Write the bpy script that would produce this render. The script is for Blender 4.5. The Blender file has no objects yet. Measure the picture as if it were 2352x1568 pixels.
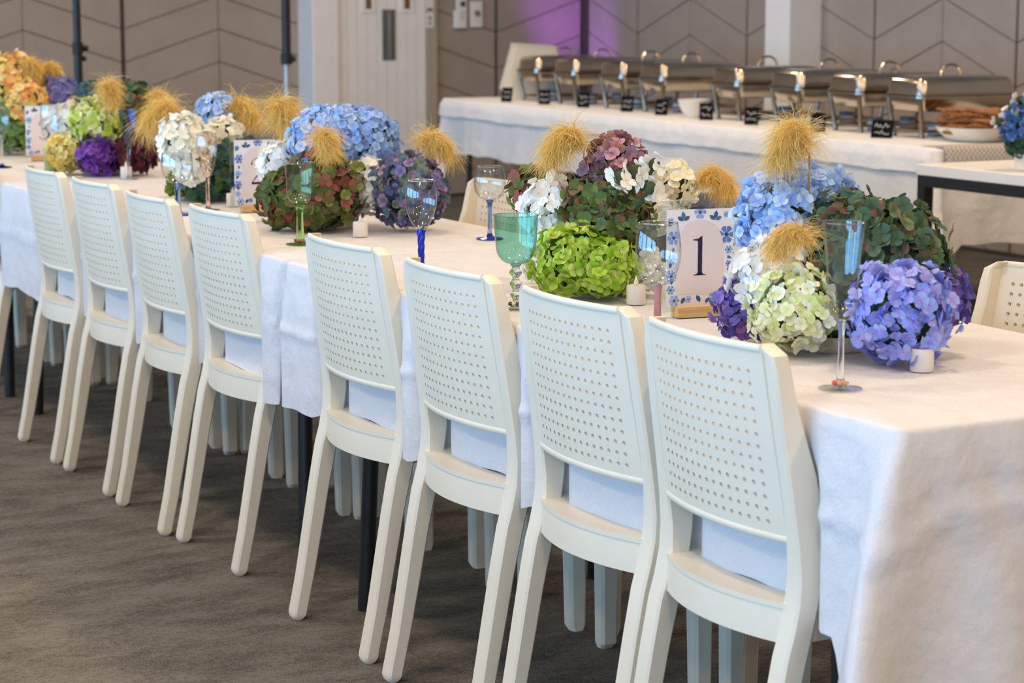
import bpy, math, random
import numpy as np
from mathutils import Matrix, Vector

SC = bpy.context.scene
COL = SC.collection
PI = math.pi
rng = random.Random(7)
nrng = np.random.default_rng(7)

# ------------------------------------------------------------------ camera
cam_data = bpy.data.cameras.new('camera')
cam = bpy.data.objects.new('camera', cam_data)
COL.objects.link(cam)
cam_data.sensor_width = 36.0
cam_data.lens = 36.0 * 5000 / 2352
PITCH, YAW = math.radians(8.878), math.radians(27.869)
cam.location = (-1.804, -2.298, 1.32)
cam.rotation_euler = (PI / 2 - PITCH, 0, -YAW)
cam_data.clip_start = 0.05
cam_data.dof.use_dof = True
cam_data.dof.focus_distance = 4.15
cam_data.dof.aperture_fstop = 7.1
SC.camera = cam

# ------------------------------------------------------------------ light
SC.view_settings.view_transform = 'Standard'
SC.view_settings.look = 'None'
SC.view_settings.gamma = 1.0
SC.view_settings.use_curve_mapping = False
SC.view_settings.exposure = 0.0
SC.cycles.use_denoising = True
SC.cycles.max_bounces = 10
SC.cycles.transparent_max_bounces = 24
SC.cycles.caustics_reflective = False
SC.cycles.caustics_refractive = False
world = bpy.data.worlds.new('world')
SC.world = world
world.use_nodes = True
bg = world.node_tree.nodes['Background']
bg.inputs[0].default_value = (0.72, 0.86, 1.0, 1)
bg.inputs[1].default_value = 1.5

WIN_Y = [(-5.2, -2.4), (-1.8, 1.0), (1.6, 4.4), (5.0, 7.8), (8.4, 11.2)]   # window openings of the daylight wall
WIN_Z = (0.55, 2.0)
WALL_X = -6.0


def area_light(name, loc, rot, sx, sy, power, color, shape='RECTANGLE'):
    l = bpy.data.lights.new(name, 'AREA')
    l.shape = shape
    l.size, l.size_y = sx, sy
    l.energy = power
    l.color = color
    o = bpy.data.objects.new(name, l)
    o.location = loc
    o.rotation_euler = rot
    COL.objects.link(o)
    return o


for (a, b) in WIN_Y:
    area_light('window_daylight', (WALL_X - 0.25, (a + b) / 2, sum(WIN_Z) / 2), (0, -PI / 2, 0),
               WIN_Z[1] - WIN_Z[0], b - a, 162, (0.20, 0.56, 1.0))
for cx in (-3.6, -1.2, 1.2, 3.6):
    for cy in (-4.2, -1.7, 0.8, 3.4, 6.1, 8.8):
        area_light('ceiling_lamp_light', (cx, cy, 3.16), (0, 0, 0), 0.3, 0.3, 28.5, (1.0, 0.745, 0.50), 'DISK')
spot = bpy.data.lights.new('purple_uplight_beam', 'SPOT')
spot.energy = 80
spot.color = (0.45, 0.08, 1.0)
spot.spot_size = math.radians(46)
spot.spot_blend = 0.9
spot.shadow_soft_size = 0.05
spot_o = bpy.data.objects.new('purple_uplight_beam', spot)
spot_o.location = (5.46, 10.40, 0.27)
spot_o.rotation_euler = Vector((0.20, 0.46, 0.95)).to_track_quat('-Z', 'Y').to_euler()
COL.objects.link(spot_o)


# ------------------------------------------------------------------ helpers
def lin(c):
    out = []
    for v in c[:3]:
        v = v / 255.0
        out.append(v / 12.92 if v <= 0.04045 else ((v + 0.055) / 1.055) ** 2.4)
    return tuple(out)


MATS = {}


def mat(name, color, rough=0.5, metal=0.0, spec=0.5, bump=None, vary=None, attr=False, trans=0.0, emit=None, sheen=0.0):
    """procedural principled material; bump=(scale, strength), vary=(scale, amount)"""
    if name in MATS:
        return MATS[name]
    m = bpy.data.materials.new(name)
    m.use_nodes = True
    nt = m.node_tree
    N, L = nt.nodes, nt.links
    p = N['Principled BSDF']
    rgb = lin(color) if color is not None else (0.5, 0.5, 0.5)
    p.inputs['Base Color'].default_value = (*rgb, 1)
    p.inputs['Roughness'].default_value = rough
    p.inputs['Metallic'].default_value = metal
    p.inputs['Specular IOR Level'].default_value = spec
    if sheen:
        p.inputs['Sheen Weight'].default_value = sheen
    tc = N.new('ShaderNodeTexCoord')
    src = None
    if attr:
        a = N.new('ShaderNodeVertexColor')
        a.layer_name = 'Col'
        src = a.outputs['Color']
    if vary:
        n = N.new('ShaderNodeTexNoise')
        n.inputs['Scale'].default_value = vary[0]
        n.inputs['Detail'].default_value = 4
        L.new(tc.outputs['Object'], n.inputs['Vector'])
        mr = N.new('ShaderNodeMapRange')
        mr.inputs[1].default_value, mr.inputs[2].default_value = 0.3, 0.7
        mr.inputs[3].default_value, mr.inputs[4].default_value = 1 - vary[1], 1 + vary[1]
        L.new(n.outputs['Fac'], mr.inputs[0])
        mx = N.new('ShaderNodeVectorMath')
        mx.operation = 'SCALE'
        if src is not None:
            L.new(src, mx.inputs[0])
        else:
            mx.inputs[0].default_value = rgb
        L.new(mr.outputs[0], mx.inputs['Scale'])
        src = mx.outputs[0]
    if src is not None:
        L.new(src, p.inputs['Base Color'])
    if bump:
        n = N.new('ShaderNodeTexNoise')
        n.inputs['Scale'].default_value = bump[0]
        n.inputs['Detail'].default_value = 3
        L.new(tc.outputs['Object'], n.inputs['Vector'])
        bp = N.new('ShaderNodeBump')
        bp.inputs['Strength'].default_value = bump[1]
        bp.inputs['Distance'].default_value = 0.004
        L.new(n.outputs['Fac'], bp.inputs['Height'])
        L.new(bp.outputs['Normal'], p.inputs['Normal'])
    if trans:
        t = N.new('ShaderNodeBsdfTranslucent')
        if src is not None:
            L.new(src, t.inputs['Color'])
        else:
            t.inputs['Color'].default_value = (*rgb, 1)
        mix = N.new('ShaderNodeMixShader')
        mix.inputs[0].default_value = trans
        L.new(p.outputs[0], mix.inputs[1])
        L.new(t.outputs[0], mix.inputs[2])
        L.new(mix.outputs[0], N['Material Output'].inputs['Surface'])
    if emit:
        p.inputs['Emission Color'].default_value = (*lin(emit[0]), 1)
        p.inputs['Emission Strength'].default_value = emit[1]
    MATS[name] = m
    return m


def thin_glass(name, tint, edge=0.55, refl=1.0):
    """a thin blown wall: fresnel gloss over tinted transparency, darker where the wall is seen edge-on"""
    m = bpy.data.materials.new(name)
    m.use_nodes = True
    N, L = m.node_tree.nodes, m.node_tree.links
    N.remove(N['Principled BSDF'])
    lw = N.new('ShaderNodeLayerWeight')
    lw.inputs[0].default_value = 0.35
    ramp = N.new('ShaderNodeMix')
    ramp.data_type = 'RGBA'
    t = lin(tint)
    ramp.inputs['A'].default_value = (*t, 1)
    ramp.inputs['B'].default_value = (t[0] * edge, t[1] * edge, t[2] * edge, 1)
    pw = N.new('ShaderNodeMath')
    pw.operation = 'POWER'
    pw.inputs[1].default_value = 4.0
    lw.inputs[0].default_value = 0.5
    L.new(lw.outputs['Facing'], pw.inputs[0])
    L.new(pw.outputs[0], ramp.inputs['Factor'])
    tr = N.new('ShaderNodeBsdfTransparent')
    L.new(ramp.outputs['Result'], tr.inputs['Color'])
    gl = N.new('ShaderNodeBsdfGlossy')
    gl.inputs['Roughness'].default_value = 0.015
    lf = N.new('ShaderNodeLayerWeight')
    lf.inputs[0].default_value = 0.5
    p5 = N.new('ShaderNodeMath')                       # Schlick: 0.05 + 0.95 * facing^5, the same from both sides of the wall
    p5.operation = 'POWER'
    p5.inputs[1].default_value = 5.0
    L.new(lf.outputs['Facing'], p5.inputs[0])
    mu = N.new('ShaderNodeMath')
    mu.operation = 'MULTIPLY_ADD'
    mu.use_clamp = True
    mu.inputs[1].default_value = 0.85 * refl
    mu.inputs[2].default_value = 0.085 * refl
    L.new(p5.outputs[0], mu.inputs[0])
    mix = N.new('ShaderNodeMixShader')
    L.new(mu.outputs[0], mix.inputs[0])
    L.new(tr.outputs[0], mix.inputs[1])
    L.new(gl.outputs[0], mix.inputs[2])
    L.new(mix.outputs[0], N['Material Output'].inputs['Surface'])
    return m


def solid_glass(name, tint, rough=0.0):
    m = bpy.data.materials.new(name)
    m.use_nodes = True
    N, L = m.node_tree.nodes, m.node_tree.links
    N.remove(N['Principled BSDF'])
    g = N.new('ShaderNodeBsdfGlass')
    g.inputs['Color'].default_value = (*lin(tint), 1)
    g.inputs['IOR'].default_value = 1.48
    g.inputs['Roughness'].default_value = rough
    L.new(g.outputs[0], N['Material Output'].inputs['Surface'])
    return m


class MB:
    """collects vertices, faces and vertex colours; build() links them as ONE mesh object"""

    def __init__(self):
        self.v, self.f, self.c = [], [], []

    def add(self, verts, faces, col=None):
        k = len(self.v)
        self.v.extend(tuple(map(float, p)) for p in verts)
        self.f.extend(tuple(i + k for i in q) for q in faces)
        if col is not None:
            if isinstance(col, list):
                self.c.extend(col)
            else:
                self.c.extend([col] * len(verts))
        return self

    def box(self, x0, x1, y0, y1, z0, z1, col=None):
        v = [(x, y, z) for z in (z0, z1) for y in (y0, y1) for x in (x0, x1)]
        f = [(0, 2, 3, 1), (4, 5, 7, 6), (0, 1, 5, 4), (2, 6, 7, 3), (0, 4, 6, 2), (1, 3, 7, 5)]
        return self.add(v, f, col)

    def rbox(self, x0, x1, y0, y1, z0, z1, r=0.01, seg=3, rz=None, col=None):
        """box with rounded vertical edges (r) and chamfered top and bottom (rz)"""
        rz = r * 0.5 if rz is None else rz
        rings = []
        for z, ins in ((z0, rz), (z0 + rz, 0), (z1 - rz, 0), (z1, rz)):
            ring = []
            for cx, cy, a0 in ((x1 - r, y1 - r, 0), (x0 + r, y1 - r, 90), (x0 + r, y0 + r, 180), (x1 - r, y0 + r, 270)):
                for k in range(seg + 1):
                    a = math.radians(a0 + 90 * k / seg)
                    rr = max(r - ins, 0.0001)
                    ring.append((cx + rr * math.cos(a), cy + rr * math.sin(a), z))
            rings.append(ring)
        return self.loft(rings, True, True, col)

    def loft(self, rings, cap0=True, cap1=True, col=None, close=True):
        n = len(rings[0])
        v = [p for r in rings for p in r]
        f = []
        for j in range(len(rings) - 1):
            for i in range(n if close else n - 1):
                a, b = j * n + i, j * n + (i + 1) % n
                f.append((a, b, b + n, a + n))
        if cap0:
            f.append(tuple(range(n - 1, -1, -1)))
        if cap1:
            f.append(tuple((len(rings) - 1) * n + i for i in range(n)))
        return self.add(v, f, col)

    def lathe(self, prof, seg=32, c=(0, 0, 0), cap0=False, cap1=False, col=None, mod=None):
        rings = []
        for (r, z) in prof:
            ring = []
            for k in range(seg):
                a = 2 * PI * k / seg
                rr = r * (mod(a, z) if mod else 1)
                ring.append((c[0] + rr * math.cos(a), c[1] + rr * math.sin(a), c[2] + z))
            rings.append(ring)
        return self.loft(rings, cap0, cap1, col)

    def tube(self, pts, r, seg=8, caps=True, col=None):
        pts = [Vector(p) for p in pts]
        rings = []
        up = Vector((0, 0, 1))
        prev = None
        for i, p in enumerate(pts):
            d = (pts[min(i + 1, len(pts) - 1)] - pts[max(i - 1, 0)]).normalized()
            if prev is None:
                s = d.cross(up)
                if s.length < 1e-3:
                    s = d.cross(Vector((1, 0, 0)))
            else:
                s = prev - d * prev.dot(d)
            s.normalize()
            prev = s
            t = d.cross(s)
            rr = r[i] if isinstance(r, (list, tuple)) else r
            rings.append([tuple(p + (s * math.cos(2 * PI * k / seg) + t * math.sin(2 * PI * k / seg)) * rr) for k in range(seg)])
        return self.loft(rings, caps, caps, col)

    def prism(self, poly, axis, a, b, col=None):
        """extrude a 2-D polygon along axis 'x', 'y' or 'z' from a to b"""
        def put(u, w, t):
            return {'x': (t, u, w), 'y': (u, t, w), 'z': (u, w, t)}[axis]
        return self.loft([[put(u, w, a) for u, w in poly], [put(u, w, b) for u, w in poly]], True, True, col)

    def mesh(self, name, m, smooth=True, angle=40):
        me = bpy.data.meshes.new(name)
        me.from_pydata(self.v, [], self.f)
        me.validate(clean_customdata=False)
        if self.c:
            ca = me.color_attributes.new('Col', 'FLOAT_COLOR', 'POINT')
            arr = np.ones((len(me.vertices), 4), dtype=np.float32)
            arr[:len(self.c), :3] = np.array([c[:3] for c in self.c], dtype=np.float32)
            ca.data.foreach_set('color', arr.ravel())
        if smooth:
            me.polygons.foreach_set('use_smooth', [True] * len(me.polygons))
            if angle < 180:
                me.set_sharp_from_angle(angle=math.radians(angle))
        if m is not None:
            me.materials.append(m)
        return me

    def build(self, name, m, parent=None, smooth=True, angle=40, loc=None, rotz=None):
        o = bpy.data.objects.new(name, self.mesh(name, m, smooth, angle))
        COL.objects.link(o)
        if parent is not None:
            o.parent = parent
        if loc is not None:
            o.location = loc
        if rotz is not None:
            o.rotation_euler = (0, 0, rotz)
        return o


def fix_normals(o):
    import bmesh
    bm = bmesh.new()
    bm.from_mesh(o.data)
    bmesh.ops.recalc_face_normals(bm, faces=bm.faces)
    bm.to_mesh(o.data)
    bm.free()
    return o


def tag(o, label=None, cat=None, group=None, kind=None):
    if label:
        o['label'] = label
    if cat:
        o['category'] = cat
    if group:
        o['group'] = group
    if kind:
        o['kind'] = kind
    return o


def thing(name, label, cat, loc=(0, 0, 0), rotz=0.0, group=None):
    o = bpy.data.objects.new(name, None)
    o.empty_display_size = 0.05
    COL.objects.link(o)
    o.location = loc
    o.rotation_euler = (0, 0, rotz)
    return tag(o, label, cat, group)


def dup(root, loc, rotz=0.0, label=None, group=None):
    r = root.copy()
    COL.objects.link(r)
    r.location = loc
    r.rotation_euler = (0, 0, rotz)
    if label:
        r['label'] = label
    if group:
        r['group'] = group
    for ch in list(root.children):
        c = ch.copy()
        COL.objects.link(c)
        c.parent = r
        for g in ch.children:
            d = g.copy()
            COL.objects.link(d)
            d.parent = c
    return r


def sm(a, b, x):
    t = min(1, max(0, (x - a) / (b - a)))
    return t * t * (3 - 2 * t)


# ------------------------------------------------------------------ materials
M_panel = mat('acoustic_panel', (164, 152, 141), 0.9, spec=0.2, vary=(5, 0.05), bump=(60, 0.15))
M_groove = mat('panel_groove', (78, 70, 64), 0.9, spec=0.1, vary=(8, 0.04))
M_white = mat('white_paint', (238, 237, 236), 0.5, vary=(6, 0.02))
M_ceil = mat('ceiling_paint', (222, 216, 208), 0.8, vary=(4, 0.03))
M_dark = mat('black_metal', (24, 25, 29), 0.42, vary=(20, 0.1))
M_darkplastic = mat('black_plastic', (18, 18, 20), 0.5, vary=(30, 0.1))
M_steel = mat('stainless_steel', (196, 186, 172), 0.17, metal=1.0, vary=(12, 0.04))
M_steel_dark = mat('frame_steel', (150, 136, 118), 0.26, metal=1.0, vary=(12, 0.06))
M_chair = mat('cream_plastic', (230, 222, 204), 0.42, vary=(9, 0.015), bump=(900, 0.03))
M_wood = None
M_attr = mat('print_colours', None, 0.55, attr=True)
M_petal = mat('petal', None, 0.55, attr=True, trans=0.22, spec=0.25)
M_straw = mat('pampas_straw', None, 0.7, attr=True, trans=0.25, spec=0.2)
M_ceramic = mat('white_glazed_ceramic', (226, 222, 212), 0.3, vary=(10, 0.02))
M_greenbowl = mat('pale_green_ceramic', (176, 186, 170), 0.35, vary=(10, 0.02))
M_acrylic = thin_glass('clear_acrylic', (244, 248, 248), edge=0.75)
M_candle = mat('white_candle_plastic', (236, 230, 226), 0.45, vary=(40, 0.02), trans=0.15)


def carpet_material():
    m = bpy.data.materials.new('grey_brown_carpet')
    m.use_nodes = True
    N, L = m.node_tree.nodes, m.node_tree.links
    p = N['Principled BSDF']
    p.inputs['Roughness'].default_value = 0.95
    p.inputs['Specular IOR Level'].default_value = 0.1
    tc = N.new('ShaderNodeTexCoord')
    mp = N.new('ShaderNodeMapping')
    mp.inputs['Rotation'].default_value = (0, 0, math.radians(-20))
    mp.inputs['Scale'].default_value = (3.5, 7.0, 1)
    L.new(tc.outputs['Object'], mp.inputs['Vector'])
    n1 = N.new('ShaderNodeTexNoise')
    n1.inputs['Scale'].default_value = 1.2
    n1.inputs['Detail'].default_value = 6
    n1.inputs['Roughness'].default_value = 0.72
    L.new(mp.outputs[0], n1.inputs['Vector'])
    n2 = N.new('ShaderNodeTexNoise')
    n2.inputs['Scale'].default_value = 260
    n2.inputs['Detail'].default_value = 2
    L.new(tc.outputs['Object'], n2.inputs['Vector'])
    n3 = N.new('ShaderNodeTexNoise')
    n3.inputs['Scale'].default_value = 75
    n3.inputs['Detail'].default_value = 3
    L.new(tc.outputs['Object'], n3.inputs['Vector'])
    ad = N.new('ShaderNodeMath')
    ad.operation = 'MULTIPLY_ADD'
    ad.inputs[1].default_value = 0.75
    L.new(n2.outputs['Fac'], ad.inputs[0])
    L.new(n1.outputs['Fac'], ad.inputs[2])
    ad2 = N.new('ShaderNodeMath')
    ad2.operation = 'MULTIPLY_ADD'
    ad2.inputs[1].default_value = 0.45
    L.new(n3.outputs['Fac'], ad2.inputs[0])
    L.new(ad.outputs[0], ad2.inputs[2])
    cr = N.new('ShaderNodeValToRGB')
    cr.color_ramp.elements[0].position = 0.66
    cr.color_ramp.elements[0].color = (*lin((64, 63, 60)), 1)
    cr.color_ramp.elements[1].position = 1.0
    sc_ = N.new('ShaderNodeMath')
    sc_.operation = 'MULTIPLY'
    sc_.inputs[1].default_value = 0.80
    L.new(ad2.outputs[0], sc_.inputs[0])
    cr.color_ramp.elements[1].color = (*lin((124, 120, 114)), 1)
    L.new(sc_.outputs[0], cr.inputs[0])
    L.new(cr.outputs[0], p.inputs['Base Color'])
    bp = N.new('ShaderNodeBump')
    bp.inputs['Strength'].default_value = 0.6
    bp.inputs['Distance'].default_value = 0.004
    L.new(n2.outputs['Fac'], bp.inputs['Height'])
    L.new(bp.outputs[0], p.inputs['Normal'])
    return m


def damask_material(name, color, scale=1.0, amount=0.05):
    """white jacquard: curling leaf figures woven slightly glossier and lighter than the ground"""
    m = bpy.data.materials.new(name)
    m.use_nodes = True
    N, L = m.node_tree.nodes, m.node_tree.links
    p = N['Principled BSDF']
    tc = N.new('ShaderNodeTexCoord')
    nz = N.new('ShaderNodeTexNoise')
    nz.inputs['Scale'].default_value = 9 * scale
    nz.inputs['Detail'].default_value = 1
    L.new(tc.outputs['Object'], nz.inputs['Vector'])
    mx = N.new('ShaderNodeMix')
    mx.data_type = 'RGBA'
    mx.inputs['Factor'].default_value = 0.35
    L.new(tc.outputs['Object'], mx.inputs['A'])
    L.new(nz.outputs['Color'], mx.inputs['B'])
    wv = N.new('ShaderNodeTexWave')
    wv.wave_type = 'RINGS'
    wv.inputs['Scale'].default_value = 11 * scale
    wv.inputs['Distortion'].default_value = 6
    wv.inputs['Detail'].default_value = 1.5
    wv.inputs['Detail Scale'].default_value = 1.4
    L.new(mx.outputs['Result'], wv.inputs['Vector'])
    cr = N.new('ShaderNodeMapRange')
    cr.inputs[1].default_value, cr.inputs[2].default_value = 0.50, 0.62
    L.new(wv.outputs['Fac'], cr.inputs[0])
    c = lin(color)
    mc = N.new('ShaderNodeMix')
    mc.data_type = 'RGBA'
    mc.inputs['A'].default_value = (*c, 1)
    mc.inputs['B'].default_value = (*(v * (1 - amount) for v in c), 1)
    L.new(cr.outputs[0], mc.inputs['Factor'])
    L.new(mc.outputs['Result'], p.inputs['Base Color'])
    mr = N.new('ShaderNodeMapRange')
    mr.inputs[3].default_value, mr.inputs[4].default_value = 0.5, 0.72
    L.new(cr.outputs[0], mr.inputs[0])
    L.new(mr.outputs[0], p.inputs['Roughness'])
    p.inputs['Specular IOR Level'].default_value = 0.35
    p.inputs['Sheen Weight'].default_value = 0.15
    n2 = N.new('ShaderNodeTexNoise')
    n2.inputs['Scale'].default_value = 13
    n2.inputs['Detail'].default_value = 5
    L.new(tc.outputs['Object'], n2.inputs['Vector'])
    bp = N.new('ShaderNodeBump')
    bp.inputs['Strength'].default_value = 0.5
    bp.inputs['Distance'].default_value = 0.02
    L.new(n2.outputs['Fac'], bp.inputs['Height'])
    L.new(bp.outputs[0], p.inputs['Normal'])
    return m


def wood_material(name, c0, c1):
    m = bpy.data.materials.new(name)
    m.use_nodes = True
    N, L = m.node_tree.nodes, m.node_tree.links
    p = N['Principled BSDF']
    p.inputs['Roughness'].default_value = 0.55
    tc = N.new('ShaderNodeTexCoord')
    mp = N.new('ShaderNodeMapping')
    mp.inputs['Scale'].default_value = (4, 60, 90)
    L.new(tc.outputs['Object'], mp.inputs['Vector'])
    n = N.new('ShaderNodeTexNoise')
    n.inputs['Scale'].default_value = 2.2
    n.inputs['Detail'].default_value = 4
    n.inputs['Distortion'].default_value = 0.6
    L.new(mp.outputs[0], n.inputs['Vector'])
    cr = N.new('ShaderNodeValToRGB')
    cr.color_ramp.elements[0].position, cr.color_ramp.elements[1].position = 0.35, 0.65
    cr.color_ramp.elements[0].color = (*lin(c0), 1)
    cr.color_ramp.elements[1].color = (*lin(c1), 1)
    L.new(n.outputs['Fac'], cr.inputs[0])
    L.new(cr.outputs[0], p.inputs['Base Color'])
    return m


def checked_material():
    m = bpy.data.materials.new('fine_grey_check')
    m.use_nodes = True
    N, L = m.node_tree.nodes, m.node_tree.links
    p = N['Principled BSDF']
    p.inputs['Roughness'].default_value = 0.85
    tc = N.new('ShaderNodeTexCoord')
    ck = N.new('ShaderNodeTexChecker')
    ck.inputs['Scale'].default_value = 95
    ck.inputs[1].default_value = (*lin((214, 208, 204)), 1)
    ck.inputs[2].default_value = (*lin((150, 142, 138)), 1)
    L.new(tc.outputs['Object'], ck.inputs['Vector'])
    L.new(ck.outputs[0], p.inputs['Base Color'])
    return m


M_carpet = carpet_material()
M_cloth = damask_material('white_damask', (216, 215, 219), 2.6, 0.055)
M_cloth2 = damask_material('white_banquet_cloth', (238, 237, 236), 2.0, 0.03)
M_wood = wood_material('pale_pine', (196, 158, 104), (226, 194, 142))
M_check = checked_material()
M_bread = mat('brown_crust', (150, 100, 58), 0.75, vary=(45, 0.45), bump=(120, 0.8))

# ------------------------------------------------------------------ room
X_R, Y_MID, Y_LEFT, Y_F, Z_C = 5.8, 11.06, 11.25, -6.0, 3.2


def struct(name, mb, m, parent=None, smooth=False):
    o = mb.build(name, m, parent, smooth=smooth)
    o['kind'] = 'structure'
    return o


struct('floor', MB().box(WALL_X - 0.4, X_R + 0.2, Y_F - 0.2, Y_LEFT + 0.2, -0.1, 0), M_carpet)
struct('ceiling', MB().box(WALL_X - 0.4, X_R + 0.2, Y_F - 0.2, Y_LEFT + 0.2, Z_C, Z_C + 0.1), M_ceil)
struct('wall_front', MB().box(WALL_X - 0.15, X_R + 0.2, Y_F - 0.15, Y_F, 0, Z_C), M_ceil)
wl = MB()
wl.box(WALL_X - 0.2, WALL_X, Y_F, Y_LEFT + 0.1, 0, WIN_Z[0])
wl.box(WALL_X - 0.2, WALL_X, Y_F, Y_LEFT + 0.1, WIN_Z[1], Z_C)
ys = [Y_F] + [v for w in WIN_Y for v in w] + [Y_LEFT + 0.1]
for i in range(0, len(ys), 2):
    wl.box(WALL_X - 0.2, WALL_X, ys[i], ys[i + 1], WIN_Z[0], WIN_Z[1])
struct('wall_left', wl, M_ceil)
for i, (a, b) in enumerate(WIN_Y):
    w = MB()
    for k in range(5):
        y = a + (b - a) * k / 4
        w.box(WALL_X - 0.14, WALL_X - 0.06, y - 0.04, y + 0.04, WIN_Z[0], WIN_Z[1])
    for z in (WIN_Z[0], WIN_Z[1]):
        w.box(WALL_X - 0.14, WALL_X - 0.06, a, b, z - 0.04, z + 0.04)
    struct('window_%d' % (i + 1), w, M_dark)


def clip_poly(poly, lo, hi, ax):
    for sign, lim in ((1, lo), (-1, hi)):
        out = []
        for i in range(len(poly)):
            p, q = poly[i], poly[(i + 1) % len(poly)]
            ip, iq = sign * (p[ax] - lim) >= 0, sign * (q[ax] - lim) >= 0
            if ip:
                out.append(p)
            if ip != iq:
                t = (lim - p[ax]) / (q[ax] - p[ax])
                out.append((p[0] + t * (q[0] - p[0]), p[1] + t * (q[1] - p[1])))
        poly = out
        if not poly:
            return []
    return poly


def chevron_tiles(parent, seams, half, z_valley, pitch, lo, hi, place, seam_gap=0.010, groove=0.0035):
    if half is None:
        halves = []
        for i, s in enumerate(seams):
            up = (seams[i - 1] - s) / 2 if i else 0.65
            dn = (s - seams[i + 1]) / 2 if i + 1 < len(seams) else 0.6
            halves.append({1: up, -1: dn})
    else:
        halves = [{1: half, -1: half} for s in seams]
    """panel tiles between slanted grooves: every tile is a sheared board rising from a seam to the next apex"""
    for si, s in enumerate(seams):
        for sgn in (-1, 1):
            half = halves[si][sgn]
            u0, u1 = s + sgn * seam_gap, s + sgn * (half - 0.003)
            for k in range(-6, 12):
                zv = z_valley + pitch * k
                def zz(u):
                    return zv + pitch * abs(u - s) / half
                poly = [(u0, zz(u0) + groove), (u1, zz(u1) + groove), (u1, zz(u1) + pitch - groove), (u0, zz(u0) + pitch - groove)]
                poly = clip_poly(poly, 0.02, Z_C - 0.01, 1)
                if poly:
                    poly = clip_poly(poly, lo, hi, 0)
                if len(poly) < 3:
                    continue
                mb = MB()
                mb.loft([[place(u, z, 0.0) for u, z in poly], [place(u, z, 0.014) for u, z in poly]], True, True)
                fix_normals(mb.build('panel', M_panel, parent, smooth=False))


wall_r = struct('wall_right', MB().box(X_R + 0.014, X_R + 0.2, Y_F, Y_LEFT + 0.1, 0, Z_C), M_groove)
chevron_tiles(wall_r, [10.29, 8.99, 7.71, 6.51, 5.24, 3.97, 2.7], None, 1.107, 0.231, 2.1, Y_MID - 0.004,
              lambda u, z, t: (X_R + 0.014 - t, u, z))
struct('trim_1', MB().box(X_R - 0.002, X_R + 0.02, Y_F, 2.1, 0, Z_C), M_panel)
wall_m = struct('wall_back', MB().box(3.80, X_R + 0.014, Y_MID + 0.014, Y_MID + 0.2, 0, Z_C), M_groove)
chevron_tiles(wall_m, [5.138], 0.735, 1.111, 0.247, 4.69, X_R - 0.002, lambda u, z, t: (u, Y_MID + 0.014 - t, z), 0.012)
wall_b = struct('wall_back_left', MB().box(WALL_X, 3.80, Y_LEFT + 0.014, Y_LEFT + 0.2, 0, Z_C), M_groove)
struct('trim_4', MB().box(WALL_X, -0.66, Y_LEFT - 0.002, Y_LEFT + 0.02, 0, Z_C), M_panel)
chevron_tiles(wall_b, [-0.03, 1.262, 2.553, 3.845], 0.646, 1.143, 0.211, -0.66, 3.80, lambda u, z, t: (u, Y_LEFT + 0.014 - t, z), 0.015)

# column standing against the right wall
struct('pillar', MB().box(5.58, X_R, 8.22, 8.47, 0, Z_C), M_white)
# white door beside its white post
struct('trim_2', MB().rbox(3.756, 3.942, Y_MID - 0.06, Y_MID + 0.2, 0, Z_C, 0.008), M_white)
door = struct('door_1', MB().box(3.945, 4.594, Y_MID - 0.012, Y_MID + 0.012, 0.005, 2.4), M_white)
for k in range(9):
    x = 3.945 + 0.649 * k / 9
    MB().box(x + 0.003, x + 0.649 / 9 - 0.003, Y_MID - 0.02, Y_MID - 0.012, 0.01, 2.39).build('door_board', M_white, door, smooth=False)
M_plate = mat('brushed_grey_plate', (128, 136, 140), 0.35, metal=0.8, vary=(30, 0.05))
MB().box(4.272, 4.366, Y_MID - 0.027, Y_MID - 0.02, 0.932, 1.266).build('push_plate', M_plate, door, smooth=False)
MB().box(4.313, 4.325, Y_MID - 0.034, Y_MID - 0.026, 0.94, 1.258).build('plate_rib', M_steel, door, smooth=False)
M_amber = mat('amber_vision_glass', (120, 92, 60), 0.2, vary=(10, 0.1))
for x0, x1 in ((4.150, 4.190), (4.432, 4.472)):
    f = MB().box(x0 - 0.03, x1 + 0.03, Y_MID - 0.028, Y_MID - 0.02, 1.245, 1.62)
    fo = f.build('vision_panel_frame', M_white, door, smooth=False)
    MB().box(x0, x1, Y_MID - 0.031, Y_MID - 0.028, 1.27, 1.59).build('vision_pane', M_amber, fo, smooth=False)
M_jamb = mat('beige_jamb', (176, 164, 148), 0.6, vary=(8, 0.03))
struct('trim_3', MB().box(4.598, 4.668, Y_MID - 0.04, Y_MID + 0.02, 0, 2.45), M_jamb)
struct('baseboard_right', MB().box(X_R - 0.012, X_R + 0.001, 2.2, Y_MID, 0, 0.02), M_groove)

# notices and switches by the door
M_notice = mat('white_notice', (228, 228, 226), 0.5, vary=(12, 0.01))
for z0, z1, lab in ((1.145, 1.25, 'small white notice with a black arrow mark beside the white door'),
                    (1.262, 1.36, 'upper white notice on the door jamb at the top edge of the photo')):
    t = thing('wall_notice', lab, 'notice', (4.612, Y_MID - 0.041, z0))
    MB().box(-0.028, 0.028, -0.006, 0, 0, z1 - z0).build('card', M_notice, t, smooth=False)
    s = MB()
    if z0 < 1.2:
        s.box(-0.004, 0.004, -0.0075, -0.006, 0.045, 0.075)
        s.add([(-0.011, -0.0075, 0.06), (0.011, -0.0075, 0.06), (0, -0.0075, 0.082)], [(0, 1, 2)])
        s.box(-0.008, 0.008, -0.0075, -0.006, 0.02, 0.034)
    else:
        s.box(-0.018, 0.018, -0.0075, -0.006, 0.0, 0.012)
    s.build('symbol', M_darkplastic, t, smooth=False)
t = thing('wall_thermostat', 'white wall controller with a small dark screen, left of the pair beside the door', 'thermostat', (4.855, Y_MID, 1.14))
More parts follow.
